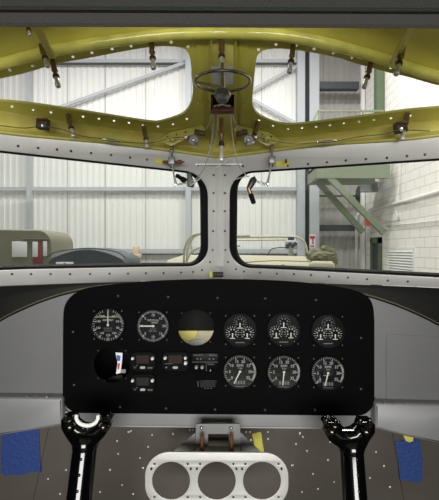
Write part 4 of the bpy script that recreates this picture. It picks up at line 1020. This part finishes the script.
# olive truck cab, far left
Yt = 10.0
x0, x1 = P(-22,0,Yt).x, P(52.5,0,Yt).x; zt = P(0,230,Yt).z
t = thing('truck', ((x0+x1)/2, Yt, 0), 'olive green vintage truck cab at far left behind the windshield', 'truck')
def cabsec(y, top, inset=0):
    L = [Vector((p.x, 0, p.y)) for p in rounded([(x0+inset,0.7),(x1-inset,0.7),(x1-inset*1.2,top-0.02,0.34),(x0+inset*1.2,top,0.34)], 7)]
    return [Vector((p.x, y, p.z)) for p in L]
hull('cab', [cabsec(Yt, zt, 0.03), cabsec(Yt+0.12, zt+0.03), cabsec(Yt+1.4, zt+0.02), cabsec(Yt+1.6, zt-0.12, 0.08)], 'olive', t)
def cw(nm, u0, u1, v0, v1, m, dy=-0.012, bev=0.01):
    a = P(u0, v0, Yt+dy); b = P(u1, v1, Yt+dy); rel(box_obj(nm, (a+b)/2, (b.x-a.x, 0.03, a.z-b.z), m, None, None, bev), t).parent = t
cw('rear_window', 32.5, 38, 241.5, 257, 'corr'); cw('rear_window', 43, 47, 241, 256, 'corr'); cw('rear_window', 12, 27, 241.5, 257, 'corr'); cw('maroon_panel', 33, 42.5, 241, 272, 'maroon', -0.006)
cw('roof_moulding', 22, 49, 238.3, 239.6, 'olive', -0.02, 0.005)
hull('body', [[Vector((x0-0.1,Yt+y,0.45)),Vector((x1+0.05,Yt+y,0.45)),Vector((x1+0.05,Yt+y,1.15)),Vector((x0-0.1,Yt+y,1.15))] for y in (-0.25, 3.2)], 'olive', t)
wheels(t, [(x0+0.1,Yt+0.4,0.42),(x1-0.1,Yt+0.4,0.42),(x0+0.1,Yt+2.7,0.42),(x1-0.1,Yt+2.7,0.42)], 0.42, 0.2)
# slate grey rounded car
Yc = 8.0
xa, xb = P(45,0,Yc).x, P(127.5,0,Yc).x; zt = P(0,247.5,Yc).z
t = thing('vintage_car', ((xa+xb)/2, Yc, 0), 'slate grey rounded vintage car beside the olive truck', 'car')
def carsec(y, top, ins):
    L = rounded([(xa+ins,1.25),(xb-ins,1.25),(xb-ins*1.1,top-0.20,0.22),((xa+xb)/2+0.25,top,1.6),((xa+xb)/2-0.25,top,1.6),(xa+ins*1.1,top-0.20,0.22)], 6)
    return [Vector((p.x, y, p.y)) for p in L]
hull('roof', [carsec(Yc, zt-0.05, 0.04), carsec(Yc+0.15, zt, 0.0), carsec(Yc+1.3, zt, 0.0), carsec(Yc+1.7, zt-0.22, 0.1)], 'slate', t)
a = P(56,262,Yc-0.02); b = P(73.5,275,Yc-0.02); rel(box_obj('rear_window', (a+b)/2, (b.x-a.x, 0.03, a.z-b.z), 'corr', None, None, 0.01), t).parent = t
tube_obj('drip_moulding', [P(47,257,Yc-0.01), P(56,252,Yc), P(72,249.3,Yc+.02), P(88,248.5,Yc+.02), P(105,249.5,Yc+.02), P(118,252.5,Yc), P(126,258,Yc-0.01)], 0.012, 'slate', t)
hull('body', [[Vector((p.x, Yc+y, p.y)) for p in rounded([(xa-0.12+i_,0.3,0.1),(xb+0.12-i_,0.3,0.1),(xb+0.12-i_,1.3,0.25),(xa-0.12+i_,1.3,0.25)], 5)] for y, i_ in ((-1.0,0.15),(-0.8,0),(3.0,0),(3.2,0.2))], 'slate', t)
wheels(t, [(xa,Yc-0.4,0.35),(xb,Yc-0.4,0.35),(xa,Yc+2.4,0.35),(xb,Yc+2.4,0.35)], 0.35, 0.2)
tube_obj('wiper', [P(64,263,Yc-0.04), P(70,267,Yc-0.04), P(73,270,Yc-0.04)], 0.008, 'tyre', t, smooth_n=0)
# pale orange bench items behind the car
t = thing('workbench', P(113, 290, 17), 'pale workbench with orange top by the far wall', 'bench')
a = P(92,254,17); b = P(140,258,17)
rel(box_obj('bench_top', (a+b)/2, (b.x-a.x, 0.8, 0.16), 'orange', None, None, 0.02), t).parent = t
for x in (a.x+0.08, b.x-0.08):
    for dy in (-0.3, 0.3):
        rel(box_obj('leg', (x, 17+dy, a.z/2-0.1), (0.1, 0.1, a.z-0.1), 'h_steel'), t).parent = t
tag(box_obj('carton', P(99, 251.4, 17), (0.55, 0.4, 0.22), 'cream', None, None, 0.02), 'cream carton on the left end of the workbench', 'box')
tag(box_obj('carton', P(136, 250.0, 17), (0.22, 0.3, 0.34), 'orange', None, None, 0.02), 'small orange carton on the right end of the workbench', 'box')
# tubular stand right of the left pane
t = thing('handrail_stand', P(196, 285, 6), 'pale tubular handrail stand behind the left pane near the centre post', 'stand')
Yr = 6.0
for dy, du in ((0, 0), (0.5, 3)):
    tube_obj('rail_tube', [P(184+du,330,Yr+dy), P(184+du,262,Yr+dy), P(185+du,248,Yr+dy), P(190+du,238,Yr+dy), P(198+du,234,Yr+dy), P(212+du,233.5,Yr+dy), P(232+du,236,Yr+dy), P(250,236,Yr+dy)], 0.018, 'cream', t, smooth_n=5)
tube_obj('rail_tube', [P(186,262,Yr), P(192,252,Yr), P(204,247,Yr), P(240,246,Yr)], 0.014, 'cream', t)
rel(box_obj('step_platform', P(200, 268, 6.3), (0.6, 0.7, 0.18), 'khaki', None, None, 0.02), t).parent = t
for x in (-0.25, 0.25):
    for dy in (-0.3, 0.3):
        p = P(200, 268, 6.3); rel(box_obj('leg', (p.x+x, 6.3+dy, (p.z-0.09)/2), (0.05, 0.05, p.z-0.09), 'khaki'), t).parent = t
# khaki truck at the right
Yk = 7.5
xa, xb = P(236,0,Yk).x, P(310,0,Yk).x; zt = P(0,255,Yk).z
t = thing('military_truck', ((xa+xb)/2, Yk, 0), 'long khaki vehicle hood across the bottom of the right pane', 'truck')
hull('hood', [[Vector((x, Yk+p.x, p.y)) for p in rounded([(-0.2-i_,1.2),(1.7,1.2),(1.7,zt-0.02+tt,0.12),(0.1,zt-0.0+tt,0.2),(-0.2,zt-0.18+tt,0.1)], 5)] for x, i_, tt in ((xa-1.3,0,-0.1),(xa-1.0,0,0.0),(xa,0,0),(xb,0,-0.03),(xb+0.1,0,-0.15))], 'khaki', t)
rel(box_obj('body', ((xa+xb)/2-0.2, Yk+0.75, 0.85), (xb-xa+2.2, 1.8, 0.8), 'khaki', None, None, 0.06), t).parent = t
rel(box_obj('bed', ((xb+0.12+xb+0.85)/2, 8.05, 1.56), (0.70, 2.3, 0.66), 'khaki', None, None, 0.02), t).parent = t
tube_obj('hood_rib', [P(243,262.5,Yk-0.2), P(275,260.5,Yk-0.2), P(309,261.5,Yk-0.2)], 0.012, 'khaki', t, smooth_n=2)
wheels(t, [(xa-0.6,Yk-0.1,0.45),(xa-0.6,Yk+1.6,0.45),(xb+0.2,Yk-0.1,0.45),(xb+0.2,Yk+1.6,0.45)], 0.45, 0.6)
for k, u in enumerate((252,258,265,276,283)):
    rel(box_obj('latch', P(u, 265.5, Yk-0.24), (0.05, 0.03, 0.03), 'h_pipe' if k % 2 else 'h_dark'), t).parent = t
# netting bundle on the vehicle
def blob(name, pts_r, m, label, cat, disp=0.03, seed=1):
    bm = bmesh.new(); rnd = random.Random(seed)
    for (c, r) in pts_r:
        rr = bmesh.ops.create_icosphere(bm, subdivisions=3, radius=1)
        for v in rr['verts']:
            k = 1+disp*6*(rnd.random()-0.5)
            v.co = Vector((v.co.x*r[0]*k, v.co.y*r[1]*k, v.co.z*r[2]*k))+Vector(c)
    return tag(link(name, bm_mesh(bm, smooth=False), m), label, cat)
blob('camouflage_net', [(P(317,258,7.65),(0.24,0.3,0.17)),(P(325,256.5,7.75),(0.22,0.3,0.2)),(P(331,261.5,7.65),(0.10,0.25,0.15)),(P(322,262.5,7.7),(0.26,0.28,0.15))], 'net', 'bundle of camouflage netting at the right end of the khaki hood', 'netting', 0.05)
tag(lathe_obj('net_roll', P(310,266.5,7.12), P(334,267.0,7.12), [(0,0.06),(0.1,0.1),(0.9,0.1),(1,0.06)], 'khaki'), 'pale rolled bedding lying below the camouflage netting', 'roll')
# generator box + pipes above the hood
t = thing('service_stand', P(291, 262, 9.9), 'pale metal service stand with valve box behind the khaki hood', 'stand')
rel(box_obj('valve_box', P(291.5,245,9.9), (0.30,0.2,0.2), 'h_steel', None, None, 0.03), t).parent = t
for k_ in range(4): rel(lathe_obj('valve', P(287.5+k_*2.6,246-2*(k_%2),9.78), P(287.5+k_*2.6,246-2*(k_%2),9.66), [(0,0.03),(0.4,0.05),(1,0.045)], 'h_dark', seg=10), t).parent = t
rel(box_obj('valve_top', P(291,238.5,9.9), (0.14,0.12,0.08), 'h_dark', None, None, 0.01), t).parent = t
tube_obj('pipe', [P(232,237.3,9.9), P(285,236.8,9.9), P(300,238.5,9.9), P(306,246,9.9), P(307,262,9.9)], 0.028, 'cream', t)
tube_obj('pipe', [P(232,240.2,10.0), P(286,239.8,10.0)], 0.018, 'cream', t)
tube_obj('hose', [P(268,254,9.8), P(272,249,9.8), P(281,247.5,9.8), P(289,248,9.8)], 0.012, 'h_dark', t)
rel(box_obj('stand_leg', (P(291,0,9.9).x, 9.9, P(0,248,9.9).z/2), (0.1, 0.1, P(0,248,9.9).z), 'h_steel'), t).parent = t
# red and white safety marker
t = thing('safety_placard', P(313, 250, 12), 'narrow white placard with red lettering beside the grey column', 'sign')
rel(box_obj('board', P(312.5, 241.5, 12), (0.17, 0.03, 0.40), 'paper', None, None, 0.004), t).parent = t
bm = bmesh.new(); add_box(bm, P(312.5, 237.3, 11.98), (0.15, 0.012, 0.09)); add_box(bm, P(313, 241.5, 11.98), (0.04, 0.012, 0.16)); add_box(bm, P(312.5, 246.2, 11.98), (0.11, 0.012, 0.04)); rel(link('red_marking', bm_mesh(bm), 'redpaint', t), t)
rel(box_obj('stake', (P(313,0,12).x, 12.03, P(0,249,12).z/2), (0.05, 0.04, P(0,249,12).z), 'h_steel'), t).parent = t

# =================================================================== LIGHT
w = bpy.data.worlds.new('world'); bpy.context.scene.world = w; w.use_nodes = True
bg = w.node_tree.nodes['Background']; bg.inputs['Color'].default_value = (0.92, 0.97, 1.0, 1); bg.inputs['Strength'].default_value = 0.22
def area(name, loc, size, energy, target=None, col=(1, 0.98, 0.94)):
    L = bpy.data.lights.new(name, 'AREA'); L.shape = 'RECTANGLE'; L.size = size[0]; L.size_y = size[1]; L.energy = energy; L.color = col
    o = bpy.data.objects.new(name, L); C.objects.link(o); o.location = loc
    d = (Vector(target)-Vector(loc)) if target else Vector((0, 0, -1))
    o.rotation_euler = d.to_track_quat('-Z', 'Y').to_euler()
    return o
for x in (-8, -2, 4):
    for y in (8, 15):
        area('high_bay_lamp', (x, y, 14), (1.2, 1.2), 690, None, (1, 0.985, 0.96))
area('wall_fill_light', (-3, 13, 15), (8, 1.0), 60, (-3, YH, 9), (1, 0.98, 0.96))  # added fill that brightens the upper part of the far wall
area('aft_fill_light', (0.3, -6, H+0.35), (4.0, 2.0), 540, (0, 1, H), (1, 0.99, 0.97))  # unseen fill added behind the camera for the frame and column highlights
for s_ in (-1, 1):
    area('side_fill_light', (s_*2.8, -1.2, H+0.05), (0.7, 0.7), 6, (0, 0.9, H+0.4), (1, 0.98, 0.94))  # pair of fills added at the sides to lift the roof and frames
nl = bpy.data.lights.new('nose_fill_light', 'POINT'); nl.energy = 0.5; nl.shadow_soft_size = 0.01; nl.color = (1, 0.96, 0.88)  # hidden fill added in the nose to light the tray behind the hole
nlo = bpy.data.objects.new('nose_fill_light', nl); C.objects.link(nlo); nlo.location = P(245, 345, 1.08)

cam = bpy.data.cameras.new('camera'); co = bpy.data.objects.new('camera', cam); C.objects.link(co)
co.location = (0, 0, H); co.rotation_euler = (PI/2, 0, 0)
cam.sensor_fit = 'HORIZONTAL'; cam.sensor_width = 36; cam.lens = 36*F/439.0; cam.clip_start = 0.02; cam.clip_end = 200
bpy.context.scene.camera = co
vs = bpy.context.scene.view_settings
vs.view_transform = 'Standard'; vs.look = 'None'; vs.gamma = 1; vs.exposure = 0.0
bpy.context.scene.display_settings.display_device = 'sRGB'
